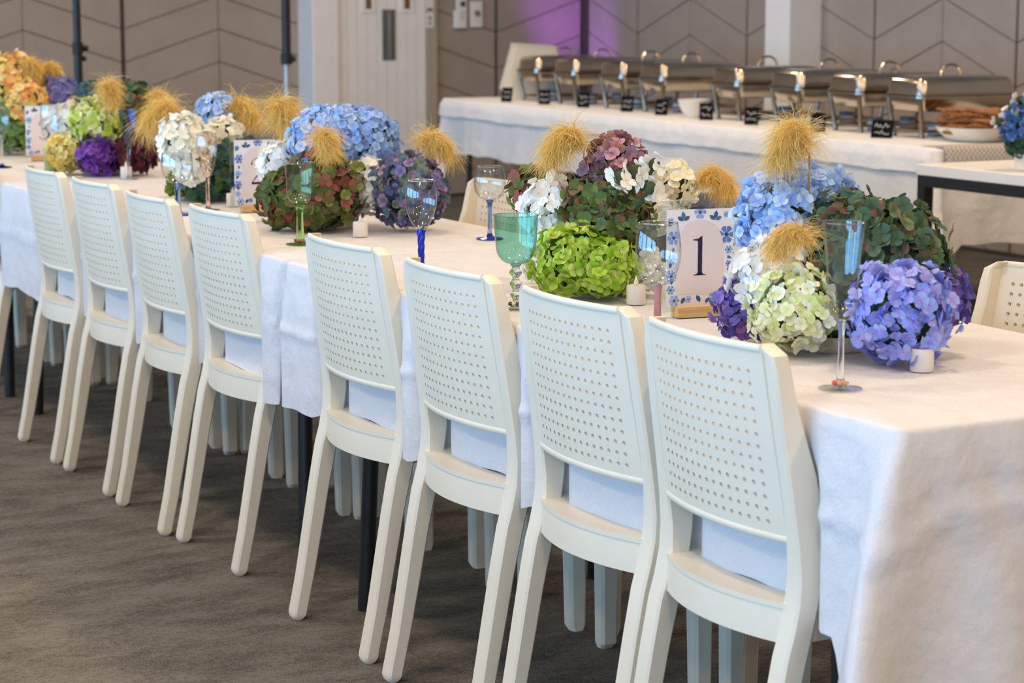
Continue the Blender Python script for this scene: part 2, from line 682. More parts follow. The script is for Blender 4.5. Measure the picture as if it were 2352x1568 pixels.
MB().rbox(-0.048, 0.045, -0.02, 0, 0, 0.12, 0.006).build('back_box', M_notice, t)
MB().rbox(-0.038, 0.045, -0.032, -0.02, 0.0, 0.20, 0.006).build('front_cover', M_notice, t)
MB().box(-0.006, 0.03, -0.034, -0.031, 0.145, 0.18).build('screen', mat('dull_screen', (70, 76, 72), 0.3, vary=(9, .05)), t, smooth=False)
for k in range(3):
    MB().box(-0.008, 0.026, -0.034, -0.031, 0.06 + k * 0.02, 0.07 + k * 0.02).build('button', mat('pale_button', (196, 196, 194), 0.5, vary=(9, .02)), t, smooth=False)
t = thing('wall_switch', 'square white wall switch with a round grey knob, right of the pair beside the door', 'switch', (4.975, Y_MID, 1.145))
MB().rbox(-0.045, 0.05, -0.022, 0, 0, 0.175, 0.006).build('plate', M_notice, t)
k = MB().lathe([(0.0, 0), (0.02, 0), (0.02, 0.012), (0.0, 0.012)], 20)
ko = k.build('knob', mat('grey_knob', (128, 122, 112), 0.4, vary=(20, .04)), t)
ko.location = (0.004, -0.022, 0.095)
ko.rotation_euler = (PI / 2, 0, 0)
t = thing('door_sticker', 'small bright blue square label low on the white door', 'label', (4.305, Y_MID - 0.021, 0.455))
MB().box(-0.032, 0.032, -0.004, 0, 0, 0.05).build('sheet', mat('bright_blue_film', (72, 128, 232), 0.3, vary=(15, .1)), t, smooth=False)
MB().box(-0.03, -0.01, -0.005, -0.004, 0.005, 0.045).build('print', mat('pale_blue_film', (150, 196, 250), 0.3, vary=(15, .1)), t, smooth=False)

# ------------------------------------------------------------------ tables and cloths


def table(name, label, cat, x0, x1, y0, y1, legs, ztop, group=None, base=(0, 0)):
    t = thing(name, label, cat, ((x0 + x1) / 2, (y0 + y1) / 2, 0), 0, group)
    cx, cy = t.location.x, t.location.y
    MB().rbox(x0 - cx, x1 - cx, y0 - cy, y1 - cy, ztop - 0.04, ztop, 0.02).build('tabletop', M_white, t)
    for (lx, ly, dx, dy) in legs:
        MB().tube([(lx - cx + dx, ly - cy + dy, ztop - 0.04), (lx - cx, ly - cy, 0.0)], 0.0175, 14).build('leg', M_dark, t)
    return t


TZ = 0.742
T_Y = [(0.012, 2.19), (2.215, 4.70), (4.725, 7.1)]
T_LEGS = [(0.22, 1.949), (2.30, 4.544), (4.9, 6.9)]
t_labels = ['black legged dining table hidden under the nearest white cloth',
            'black legged dining table hidden under the second white cloth from the near end',
            'black legged dining table hidden under the farthest white cloth']
tables = []
for (a, b), (la, lb), lab in zip(T_Y, T_LEGS, t_labels):
    tables.append(table('dining_table', lab, 'table', 0.012, 0.728, a, b,
                        [(0.082, la, 0.02, 0.03), (0.66, la, -0.02, 0.03), (0.078, lb, 0.02, -0.03), (0.66, lb, -0.02, -0.03)], TZ,
                        'dining tables pushed end to end'))
# unseen tables added across the aisle, left of the camera, to block low window light
for (a, b, lab) in ((0.45, 2.65, 'added white clothed table, unseen across the aisle, blocking low window light, nearer one'), (2.70, 4.9, 'added white clothed table, unseen across the aisle, blocking low window light, farther one')):
    t = table('dining_table', lab, 'table', -3.05, -2.30, a, b, [(-2.98, a + 0.2, 0, 0), (-2.37, a + 0.2, 0, 0), (-2.98, b - 0.2, 0, 0), (-2.37, b - 0.2, 0, 0)], TZ)
    c = MB().rbox(-0.385, 0.385, -(b - a) / 2 + 0.004, (b - a) / 2 - 0.004, 0.7435, 0.751, 0.02, 3, 0.002)
    for sx in (-1, 1):
        n = 24
        rings = []
        for k in range(n + 1):
            y = -(b - a) / 2 + 0.01 + (b - a - 0.02) * k / n
            w = 0.012 * math.sin(k * 1.3)
            xx = sx * 0.385
            rings.append([(xx, y, 0.748), (xx + sx * (0.012 + w), y, 0.60), (xx + sx * (0.02 + w * 1.5), y, 0.42), (xx + sx * (0.017 + w * 1.5), y, 0.42), (xx + sx * (0.009 + w), y, 0.60), (xx - sx * 0.003, y, 0.748)])
        c.loft(rings, True, True)
    fix_normals(c.build('blocker_cloth', M_cloth, t, True, 50))
# sticker on the second table's far leg, facing the aisle
lt = tables[1]
lx, ly = 0.078 - lt.location.x, 4.544 - lt.location.y
far_leg = [o for o in lt.children if o.name.startswith('leg')][2]
st = MB()
W_, R_ = lin((214, 214, 214)), lin((186, 40, 34))
def sticker(u0, u1, z0, z1, c):
    pts = []
    for u in (u0, u1):
        a = math.radians(232) + u / 0.0178
        pts.append((lx + 0.0182 * math.cos(a), ly + 0.0182 * math.sin(a)))
    st.add([(pts[0][0], pts[0][1], z0), (pts[1][0], pts[1][1], z0), (pts[1][0], pts[1][1], z1), (pts[0][0], pts[0][1], z1)], [(0, 1, 2, 3)], c)
for (u0, u1, z0, z1) in ((-.004, .004, .118, .121), (-.004, -.002, .121, .126), (-.004, .004, .126, .129), (-.004, .004, .110, .1125), (-.004, .004, .105, .1075),
                         (-.004, -.002, .1075, .110), (-.004, .004, .096, .0985), (-.001, .001, .0985, .103), (-.004, .004, .064, .067), (-.004, -.002, .067, .071), (.002, .004, .06, .064), (-.004, .004, .071, .074), (-.004, .004, .057, .06)):
    sticker(u0, u1, z0, z1, W_)
sticker(-.006, .006, .078, .092, R_)
st.build('sticker', M_attr, far_leg, smooth=False)


def cloth(name, m, x0, x1, y0, y1, ztop, hem, disp, step=0.03, rows=16, rc=0.02):
    """a cloth lying on a rectangle and hanging over its edges; hem(side, s) -> height of the hem, disp(side, s, z, w) -> offset"""
    path = []   # (x, y, nx, ny, side, s)
    def edge(ax, ay, bx, by, nx, ny, side):
        L = math.hypot(bx - ax, by - ay)
        n = max(2, int(L / step))
        for i in range(n + 1):
            t = i / n
            path.append((ax + (bx - ax) * t, ay + (by - ay) * t, nx, ny, side, (ay + (by - ay) * t) if side in 'WE' else (ax + (bx - ax) * t)))
    def corner(cx, cy, a0, s0, s1):
        for k in range(1, 6):
            a = math.radians(a0 + 15 * k)
            path.append((cx + rc * math.cos(a), cy + rc * math.sin(a), math.cos(a), math.sin(a), s0 + s1, k / 6))
    edge(x0, y1 - rc, x0, y0 + rc, -1, 0, 'W')
    corner(x0 + rc, y0 + rc, 180, 'W', 'S')
    edge(x0 + rc, y0, x1 - rc, y0, 0, -1, 'S')
    corner(x1 - rc, y0 + rc, 270, 'S', 'E')
    edge(x1, y0 + rc, x1, y1 - rc, 1, 0, 'E')
    corner(x1 - rc, y1 - rc, 0, 'E', 'N')
    edge(x1 - rc, y1, x0 + rc, y1, 0, 1, 'N')
    corner(x0 + rc, y1 - rc, 90, 'N', 'W')
    n = len(path)
    mb = MB()
    V = []
    r = 0.010
    rings = []
    for k in range(4):                                             # rounded table edge
        a = PI / 2 * k / 3
        rings.append([(p[0] + p[2] * r * (math.sin(a) - 1), p[1] + p[3] * r * (math.sin(a) - 1), ztop - r * (1 - math.cos(a))) for p in path])
    for j in range(1, rows + 1):
        ring = []
        for p in path:
            zh = hem(p[4], p[5], p[0], p[1])
            z = (ztop - r) + (zh - ztop + r) * j / rows
            ox, oy, oz = disp(p, z)
            ring.append((p[0] + ox, p[1] + oy, z + oz))
        rings.append(ring)
    # thickness: a second, inner layer just behind the hanging part is not needed on the top; fold the hem back instead
    ring = [(p[0] - q[2] * 0.004, p[1] - q[3] * 0.004, p[2] + 0.012) for p, q in zip(rings[-1], path)]
    rings.append(ring)
    mb.loft(rings, True, False)
    o = mb.build(name, m, smooth=True, angle=75)
    fix_normals(o)
    return o


NEAR = [0.387, 0.815, 1.280, 1.775, 2.540, 2.985, 3.475, 3.95, 4.80, 5.27, 5.75]
FAR = [0.70, 1.22, 1.72, 2.34, 2.91, 3.49, 4.02, 4.80, 5.30]


def chair_pull(y):
    g = 0
    for c in NEAR:
        g = max(g, 1 - sm(0.17, 0.235, abs(y - c)))
    return g


def legs_pull(y):
    dy = min(abs(y - c) for c in NEAR)
    return sm(0.125, 0.155, dy)


def noise1(s, seed):
    return math.sin(s * 7.1 + seed) * 0.5 + math.sin(s * 17.3 + seed * 2.1) * 0.3 + math.sin(s * 33.7 + seed * 3.7) * 0.2


def make_cloth(idx, y0, y1, label):
    first = idx == 0
    def hem(side, s, x, y):
        if side == 'W':
            g = chair_pull(s)
            base = 0.425 + 0.012 * noise1(s, idx)
            h = base + (0.4535 + 0.004 * noise1(s * 1.3, 3) - base) * g
            if first and s < 0.13:
                h = h - (h - 0.03) * (1 - sm(0.0, 0.13, s)) ** 0.8
            return h
        if first and side in ('WS', 'S', 'SE'):
            return 0.015
        if side == 'E':
            return 0.43 + 0.012 * noise1(s, 5 + idx)
        if side in ('S', 'N', 'WS', 'NW', 'SE', 'EN'):
            return 0.60
        return 0.45
    def disp(p, z):
        x, y, nx, ny, side, s = p
        d = (0.742 - z)
        ox = oy = 0.0
        if side == 'W':
            g = chair_pull(s)
            wav = 0.010 * noise1(s * 1.6, idx * 2.0) * sm(0, 0.2, d)
            ox = -0.004 - 0.010 * sm(0, 0.1, d) + wav
            ox = ox * (1 - g) + g * ((0.020 + 0.034 * legs_pull(s)) * sm(0.03, 0.17, d) + 0.5 * wav)
            ox -= 0.006 * math.exp(-((z - 0.60) / 0.012) ** 2) * (1 - g)
            if first and s < 0.2:
                ox -= 0.26 * (d ** 0.9) * (1 - sm(0, 0.075, s)) ** 2
        if first and side in ('WS', 'S', 'SE'):
            k = (x - 0.0)
            fall = math.exp(-max(0, k) / 0.10)
            f = 0.34 * d ** 0.85
            fold = 0.045 * math.cos(2 * PI * k / 0.19) * math.exp(-k / 0.32) * sm(0.02, 0.55, d)
            ox = -f * 0.95 * fall
            oy = -0.004 - 0.06 * d - f * 0.20 * fall - fold
            crease = 0.615 + 0.040 * sm(0.0, 0.12, k)
            oy += 0.009 * math.exp(-((z - crease) / 0.007) ** 2) - 0.006 * math.exp(-((z - crease + 0.02) / 0.02) ** 2)
            oy += 0.006 * math.sin(k * 60 + z * 25) * sm(0.0, 0.1, d) * math.exp(-max(0, d - 0.05) / 0.2)
        elif side in ('E',):
            ox = 0.006 + 0.02 * d + 0.012 * noise1(s * 1.7, 4) * sm(0, 0.2, d)
        elif side in ('S', 'N', 'WS', 'NW', 'SE', 'EN') and not (first and side in ('WS', 'S', 'SE')):
            ox = 0.0
        return ox, oy, 0.0
    o = cloth('tablecloth', M_cloth, 0.0, 0.74, y0, y1, 0.75, hem, disp, 0.012 if first else 0.03, 44 if first else 18)
    tag(o, label, 'tablecloth', 'white cloths on the dining tables')
    return o


make_cloth(0, 0.0, 2.198, 'white damask tablecloth nearest the camera, hanging to the floor at its near corner')
make_cloth(1, 2.206, 4.708, 'white tablecloth in the middle of the row, under table number two')
make_cloth(2, 4.716, 7.12, 'white tablecloth at the far end of the row, under table number three')


# ------------------------------------------------------------------ chairs
def perf_sheet(name, m, parent, us, vs, hole, f, thick, r, margin_u, margin_v):
    """a plate over the grid us x vs; hole(i, j) says whether that cell has a round hole; f(u, v) -> (point, normal)"""
    mb = MB()
    top, bot = {}, {}
    verts = []
    def vid(u, v):
        key = (round(u, 6), round(v, 6))
        if key not in top:
            p, nrm = f(u, v)
            p, nrm = Vector(p), Vector(nrm).normalized()
            top[key] = len(verts)
            verts.append(tuple(p))
            bot[key] = len(verts)
            verts.append(tuple(p - nrm * thick))
        return key
    faces = []
    for i in range(len(us) - 1):
        for j in range(len(vs) - 1):
            u0, u1, v0, v1 = us[i], us[i + 1], vs[j], vs[j + 1]
            um, vm = (u0 + u1) / 2, (v0 + v1) / 2
            if hole(i, j):
                outer = [(u1, vm), (u1, v1), (um, v1), (u0, v1), (u0, vm), (u0, v0), (um, v0), (u1, v0)]
                inner = [(um + r * math.cos(PI / 4 * k), vm + r * math.sin(PI / 4 * k)) for k in range(8)]
                o = [vid(*q) for q in outer]
                n = [vid(*q) for q in inner]
                for k in range(8):
                    a, b = k, (k + 1) % 8
                    faces.append((top[o[a]], top[o[b]], top[n[b]], top[n[a]]))
                    faces.append((bot[o[b]], bot[o[a]], bot[n[a]], bot[n[b]]))
                    faces.append((top[n[a]], top[n[b]], bot[n[b]], bot[n[a]]))
            else:
                # keep the edges shared with holed neighbours watertight: eight-sided outline
                outer = [(u1, vm), (u1, v1), (um, v1), (u0, v1), (u0, vm), (u0, v0), (um, v0), (u1, v0)]
                o = [vid(*q) for q in outer]
                c = vid(um, vm)
                for k in range(8):
                    a, b = k, (k + 1) % 8
                    faces.append((top[o[a]], top[o[b]], top[c]))
                    faces.append((bot[o[b]], bot[o[a]], bot[c]))
    # border walls
    ul = sorted(set([u for u in us] + [(us[i] + us[i + 1]) / 2 for i in range(len(us) - 1)]))
    vl = sorted(set([v for v in vs] + [(vs[i] + vs[i + 1]) / 2 for i in range(len(vs) - 1)]))
    def wall(a, b):
        ka, kb = vid(*a), vid(*b)
        faces.append((top[ka], bot[ka], bot[kb], top[kb]))
    for i in range(len(ul) - 1):
        wall((ul[i], vl[0]), (ul[i + 1], vl[0]))
        wall((ul[i + 1], vl[-1]), (ul[i], vl[-1]))
    for j in range(len(vl) - 1):
        wall((ul[0], vl[j + 1]), (ul[0], vl[j]))
        wall((ul[-1], vl[j]), (ul[-1], vl[j + 1]))
    mb.add(verts, faces)
    o = mb.build(name, m, parent, smooth=True, angle=38)
    fix_normals(o)
    return o


# side profile of the rear frame (x of the rear edge, x of the front edge) against height
PROF = [(0.0, -0.099, -0.070), (0.005, -0.0985, -0.0693), (0.013, -0.098, -0.068), (0.02, -0.097, -0.067), (0.10, -0.080, -0.049), (0.20, -0.063, -0.029), (0.30, -0.046, -0.010), (0.38, -0.031, 0.008),
        (0.42, -0.020, 0.018), (0.46, -0.012, 0.026), (0.50, -0.010, 0.033), (0.55, -0.014, 0.037), (0.60, -0.021, 0.033), (0.65, -0.028, 0.022), (0.70, -0.036, 0.006),
        (0.75, -0.043, -0.010), (0.80, -0.050, -0.020), (0.825, -0.053, -0.024), (0.8385, -0.056, -0.030)]


def prof_at(z):
    for a, b in zip(PROF, PROF[1:]):
        if z <= b[0]:
            t = (z - a[0]) / (b[0] - a[0])
            return a[1] + t * (b[1] - a[1]), a[2] + t * (b[2] - a[2])
    return PROF[-1][1], PROF[-1][2]


def y_out(z):
    if z < 0.5:
        return 0.200
    h = 0.200 - 0.014 * (z - 0.5) / 0.34
    if z > 0.808:
        h -= 0.030 - math.sqrt(max(0, 0.0305 ** 2 - (z - 0.808) ** 2)) + 0.0
    return h


def make_chair():
    t = thing('dining_chair', 'x', 'chair')
    # rear legs running up into the sides of the back
    for s in (-1, 1):
        rings = []
        for z, xr, xf in PROF:
            yo = y_out(z)
            wy = 0.040 if z < 0.45 else 0.040 - 0.012 * sm(0.45, 0.6, z)
            yi = min(yo, 0.186 if z > 0.6 else 0.2) - wy
            yi = 0.2 - 0.014 * max(0, (z - 0.5)) / 0.34 - wy if z >= 0.5 else 0.2 - wy
            yi = min(yi, yo - 0.010)
            b = 0.004 if z > 0.008 else 0.006
            lo, hi = xr, xf
            if z < 0.008:
                q = 0.006 if z < 0.002 else 0.0018
                lo, hi, yo2, yi2 = xr + q, xf - q, yo - q, yi + q
            else:
                yo2, yi2 = yo, yi
            ring = [(lo + b, yo2), (hi - b, yo2), (hi, yo2 - b), (hi, yi2 + b), (hi - b, yi2), (lo + b, yi2), (lo, yi2 + b), (lo, yo2 - b)]
            ring = [(x, s * y, z) for x, y in ring]
            rings.append(ring)
        o = MB().loft(rings).build('leg', M_chair, t, angle=32)
        fix_normals(o)
    # front legs
    for s in (-1, 1):
        rings = []
        for z, cx, hx, hy in ((0.0, 0.402, 0.014, 0.013), (0.012, 0.402, 0.019, 0.018), (0.2, 0.400, 0.021, 0.020), (0.40, 0.394, 0.025, 0.023), (0.44, 0.392, 0.026, 0.024)):
            b = 0.006
            cy = s * (0.196 - hy)
            rings.append([(cx + x, cy + y, z) for x, y in ((hx, hy - b), (hx - b, hy), (-hx + b, hy), (-hx, hy - b), (-hx, -hy + b), (-hx + b, -hy), (hx - b, -hy), (hx, -hy + b))])
        fix_normals(MB().loft(rings).build('leg', M_chair, t, angle=32))
    # perforated back, bowed away from the sitter
    SAG = 0.026
    yw = lambda z: 0.172 - 0.014 * (z - 0.5) / 0.34
    def fback(u, v):
        z = v
        y = u * yw(z) / 0.16
        xr, xf = prof_at(z)
        k = y / 0.175
        x = xr + 0.003 - SAG * (1 - k * k)
        n = Vector((-1, 0, 0)) + Vector((0, -2 * SAG * k / 0.175, 0)) + Vector((0, 0, -0.15))
        return (x, y, z), n
    ncol, nrow = 15, 13
    us = [-0.16, -0.150, -0.139] + [-0.139 + 0.278 * k / ncol for k in range(1, ncol)] + [0.139, 0.150, 0.16]
    vs = [0.553, 0.5655] + [0.5655 + 0.0185 * k for k in range(1, nrow)] + [0.806, 0.834]
    perf_sheet('backrest', M_chair, t, us, vs, lambda i, j: 2 <= i < len(us) - 3 and 1 <= j < 1 + nrow, fback, 0.006, 0.0040, 0, 0)
    # rolled top rail and lower lip of the back
    for z0, z1, th, nm in ((0.8265, 0.8395, 0.0085, 'top_rail'), (0.546, 0.560, 0.0095, 'lower_lip')):
        rings = []
        ymax = 0.1560 if z0 > 0.7 else 0.171
        for k in range(23):
            y = -ymax + 2 * ymax * k / 22
            zc = (z0 + z1) / 2
            xr, xf = prof_at(zc)
            kk = y / 0.175
            x = xr + 0.005 - SAG * (1 - kk * kk)
            hz = (z1 - z0) / 2
            ring = []
            for q in range(10):
                a = 2 * PI * q / 10
                ring.append((x + 0.001 + th * 0.5 * math.cos(a), y, zc + hz * math.copysign(abs(math.sin(a)) ** 0.6, math.sin(a))))
            rings.append(ring)
        fix_normals(MB().loft(rings).build(nm, M_chair, t, angle=60))
    # seat
    def fseat(u, v):
        x, y = u, v * (1 - 0.04 * (u - 0.02) / 0.4)
        bow = (0.034 * max(0, 1 - (v / 0.172) ** 2) - 0.006) * (1 - sm(0.0, 0.16, u))
        x = x - bow
        dish = 0.008 * (1 - (v / 0.19) ** 2) * (1 - ((u - 0.2) / 0.23) ** 2)
        z = 0.458 - dish - 0.018 * sm(0.34, 0.425, u) ** 2
        return (x, y, z), (0, 0, 1)
    us = [-0.018, 0.012, 0.046] + [0.046 + 0.022 * k for k in range(1, 14)] + [0.354, 0.39, 0.42]
    vs = [-0.192, -0.174, -0.152] + [-0.152 + 0.304 * k / 14 for k in range(1, 14)] + [0.152, 0.174, 0.192]
    perf_sheet('seat', M_chair, t, us, vs, lambda i, j: 2 <= i < 2 + 14 and 2 <= j < len(vs) - 3, fseat, 0.008, 0.0042, 0, 0)
    # apron under the seat: bowed at the back, straight at the sides and front
    path = []
    for k in range(15):
        y = -0.172 + 0.344 * k / 14
        path.append((-0.010 - 0.034 * (1 - (y / 0.172) ** 2), y))
    out, inn = [], []
    mb = MB()
    rings = []
    for x, y in path:
        rings.append([(x, y, 0.452), (x - 0.002, y, 0.43), (x - 0.003, y, 0.398), (x + 0.012, y, 0.398), (x + 0.014, y, 0.452)])
    mb.loft(rings)
    fix_normals(mb.build('apron', M_chair, t, angle=50))
    mb = MB()
    for s in (-1, 1):
        mb.box(0.0, 0.40, min(s * 0.174, s * 0.188), max(s * 0.174, s * 0.188), 0.402, 0.452)
    mb.box(0.398, 0.412, -0.18, 0.18, 0.405, 0.445)
    mb.build('side_rail', M_chair, t, smooth=False)
    return t


chair0 = make_chair()
NUM = ['first', 'second', 'third', 'fourth', 'fifth', 'sixth', 'seventh', 'eighth', 'ninth', 'tenth', 'eleventh']
jit = [-0.008, 0.004, 0.0, 0.006, 0.018, -0.002, 0.004, 0.0, 0.01, 0, 0]
for i, y in enumerate(NEAR):
    lab = 'cream perforated plastic chair on the aisle side, %s from the near table corner' % NUM[i]
    if i == 0:
        lab = 'cream perforated plastic chair nearest the camera, first beside the draped table corner'
    r = math.radians([-1.5, 0.5, 0, 1.0, 1.5, -1.0, 0.5, -0.5, 2, 0, 0][i])
    if i == 0:
        chair0.location = (jit[i], y, 0)
        chair0.rotation_euler = (0, 0, r)
        chair0['label'] = lab
        chair0['group'] = 'chairs along the aisle side of the dining tables'
    else:
        dup(chair0, (jit[i], y, 0), r, lab, 'chairs along the aisle side of the dining tables')
far_dx = [0.0, 0.02, -0.01, 0, 0.01, 0.0, 0, 0, 0]
for i, y in enumerate(FAR):
    dup(chair0, (0.865 + far_dx[i], y, 0), PI + math.radians([3, -2, 1, 0, -2, 2, 0, 1, 0][i]),
        'cream perforated plastic chair on the buffet side of the table, %s from the near end' % NUM[i],
        'chairs along the buffet side of the dining tables')

# ------------------------------------------------------------------ flowers
PAL = {
    'ivory': ([(242, 242, 232), (236, 238, 224), (246, 244, 234)], (226, 226, 190)),   # (petal tints, tint towards the floret's heart)
    'white': ([(244, 246, 250), (236, 241, 247), (247, 244, 238), (228, 236, 244)], (226, 230, 214)),
    'big_white': ([(248, 250, 252), (240, 246, 250)], (214, 220, 200)),
    'white_green': ([(236, 240, 214), (226, 236, 190), (240, 242, 226), (210, 226, 156), (232, 236, 224)], (200, 218, 150)),
    'blue': ([(162, 196, 242), (140, 180, 236), (184, 208, 246), (152, 184, 238), (174, 196, 242)], (128, 156, 224)),
    'dark_green': ([(64, 92, 68), (84, 112, 74), (104, 122, 84), (116, 88, 74), (74, 108, 92), (62, 88, 74), (92, 118, 92), (84, 104, 66), (70, 98, 80), (138, 92, 84)], (62, 84, 50)),
    'periwinkle': ([(146, 164, 234), (132, 154, 226), (166, 172, 234), (122, 144, 218), (154, 176, 238)], (164, 148, 222)),
    'violet': ([(116, 108, 190), (98, 94, 176), (132, 92, 156), (138, 124, 204), (92, 96, 184)], (120, 90, 160)),
    'lime': ([(160, 194, 62), (178, 206, 90), (144, 182, 50), (188, 204, 110), (168, 202, 76)], (130, 166, 46)),
    'green': ([(82, 104, 56), (104, 122, 62), (72, 94, 58), (118, 92, 68), (114, 128, 76), (90, 116, 88), (96, 116, 64), (130, 86, 72)], (84, 102, 46)),
    'mauve': ([(156, 104, 104), (170, 122, 130), (138, 98, 92), (126, 104, 132), (170, 104, 92), (148, 114, 104), (192, 140, 150)], (124, 92, 84)),
    'green_red': ([(88, 106, 48), (108, 116, 54), (74, 90, 56), (134, 68, 70), (118, 126, 64), (70, 92, 62), (100, 88, 58), (92, 112, 56), (84, 100, 50), (146, 76, 76)], (92, 94, 46)),
    'cream': ([(244, 238, 218), (236, 228, 200), (248, 244, 230)], (222, 218, 170)),
    'blue_purple': ([(98, 108, 164), (122, 116, 168), (110, 96, 134), (92, 122, 134), (76, 86, 134), (140, 120, 150), (106, 124, 90)], (88, 84, 110)),
    'teal_green': ([(56, 92, 62), (66, 106, 92), (72, 110, 116), (90, 120, 62), (60, 86, 100), (84, 104, 74)], (58, 82, 54)),
    'pale_lime': ([(196, 208, 118), (218, 226, 166), (172, 192, 84), (230, 230, 190), (186, 200, 100)], (160, 180, 70)),
    'teal': ([(62, 98, 108), (78, 118, 112), (52, 82, 98), (92, 120, 96)], (60, 90, 90)),
    'purple': ([(94, 46, 138), (114, 64, 156), (74, 34, 114), (128, 84, 170)], (80, 40, 120)),
    'burgundy': ([(82, 30, 42), (64, 24, 34), (98, 40, 52), (72, 34, 52)], (70, 26, 36)),
    'yellow': ([(226, 202, 124), (212, 188, 102), (232, 214, 156), (204, 178, 92), (196, 192, 116)], (190, 170, 80)),
    'orange': ([(236, 184, 116), (240, 208, 124), (228, 156, 100), (218, 204, 104), (236, 198, 150)], (200, 190, 90)),
    'green_soft': ([(120, 150, 70), (146, 172, 90), (96, 130, 80), (110, 150, 110), (84, 120, 90)], (100, 130, 60)),
    'blue_violet': ([(120, 128, 190), (136, 142, 206), (104, 112, 174), (148, 150, 210)], (110, 104, 170)),
    'green_plain': ([(90, 120, 40), (110, 140, 50)], (80, 100, 40)),
}


def floret_verts(size, colors, heart, r, petals=4):
    """one open floret: rounded, cupped petals that overlap round a small eye; returns verts, faces, colours"""
    V, F, Cc = [], [], []
    base = r.random() * PI
    main = lin(r.choice(colors))
    gain = 1.22
    for k in range(petals):
        a = base + 2 * PI * k / petals + r.uniform(-0.12, 0.12)
        L = size * r.uniform(0.88, 1.08)
        wd = L * (0.56 if petals == 4 else 0.46) * r.uniform(0.92, 1.1)
        cup = r.uniform(-0.12, 0.42)
        tw = r.uniform(-0.30, 0.30)
        c = main if r.random() < 0.8 else lin(r.choice(colors))
        f = r.uniform(0.86, 1.08)
        c = tuple(min(0.93, v * f * gain) for v in c)
        h = tuple(min(0.93, v * gain) for v in lin(heart))
        rows = [(0.05, 0.12), (0.32, 0.74), (0.64, 1.0), (0.90, 0.72), (1.0, 0.0)]
        k0 = len(V)
        for q, (t, w) in enumerate(rows):
            z = L * (cup * t * t + 0.004 * k)
            mixk = min(1, t * 1.5)
            cc = tuple(h[i] * (1 - mixk) + c[i] * mixk for i in range(3))
            for sgn in ((-1, 0, 1) if w > 0 else (0,)):
                x, y = t * L, sgn * w * wd
                zz = z + sgn * w * wd * tw + (abs(sgn) * 0.10 * wd * w)
                V.append((x * math.cos(a) - y * math.sin(a), x * math.sin(a) + y * math.cos(a), zz))
                Cc.append(cc)
        for q in range(3):
            b = k0 + q * 3
            F += [(b, b + 3, b + 4, b + 1), (b + 1, b + 4, b + 5, b + 2)]
        b = k0 + 9
        F += [(b, k0 + 12, b + 1), (b + 1, k0 + 12, b + 2)]
    return V, F, Cc


M_core = mat('foliage_shade_core', (58, 74, 40), 0.8, vary=(60, 0.4), bump=(200, 0.6))  # dark green inside the heads, colour standing for shadow among the florets
CAMP = Vector(cam.location)

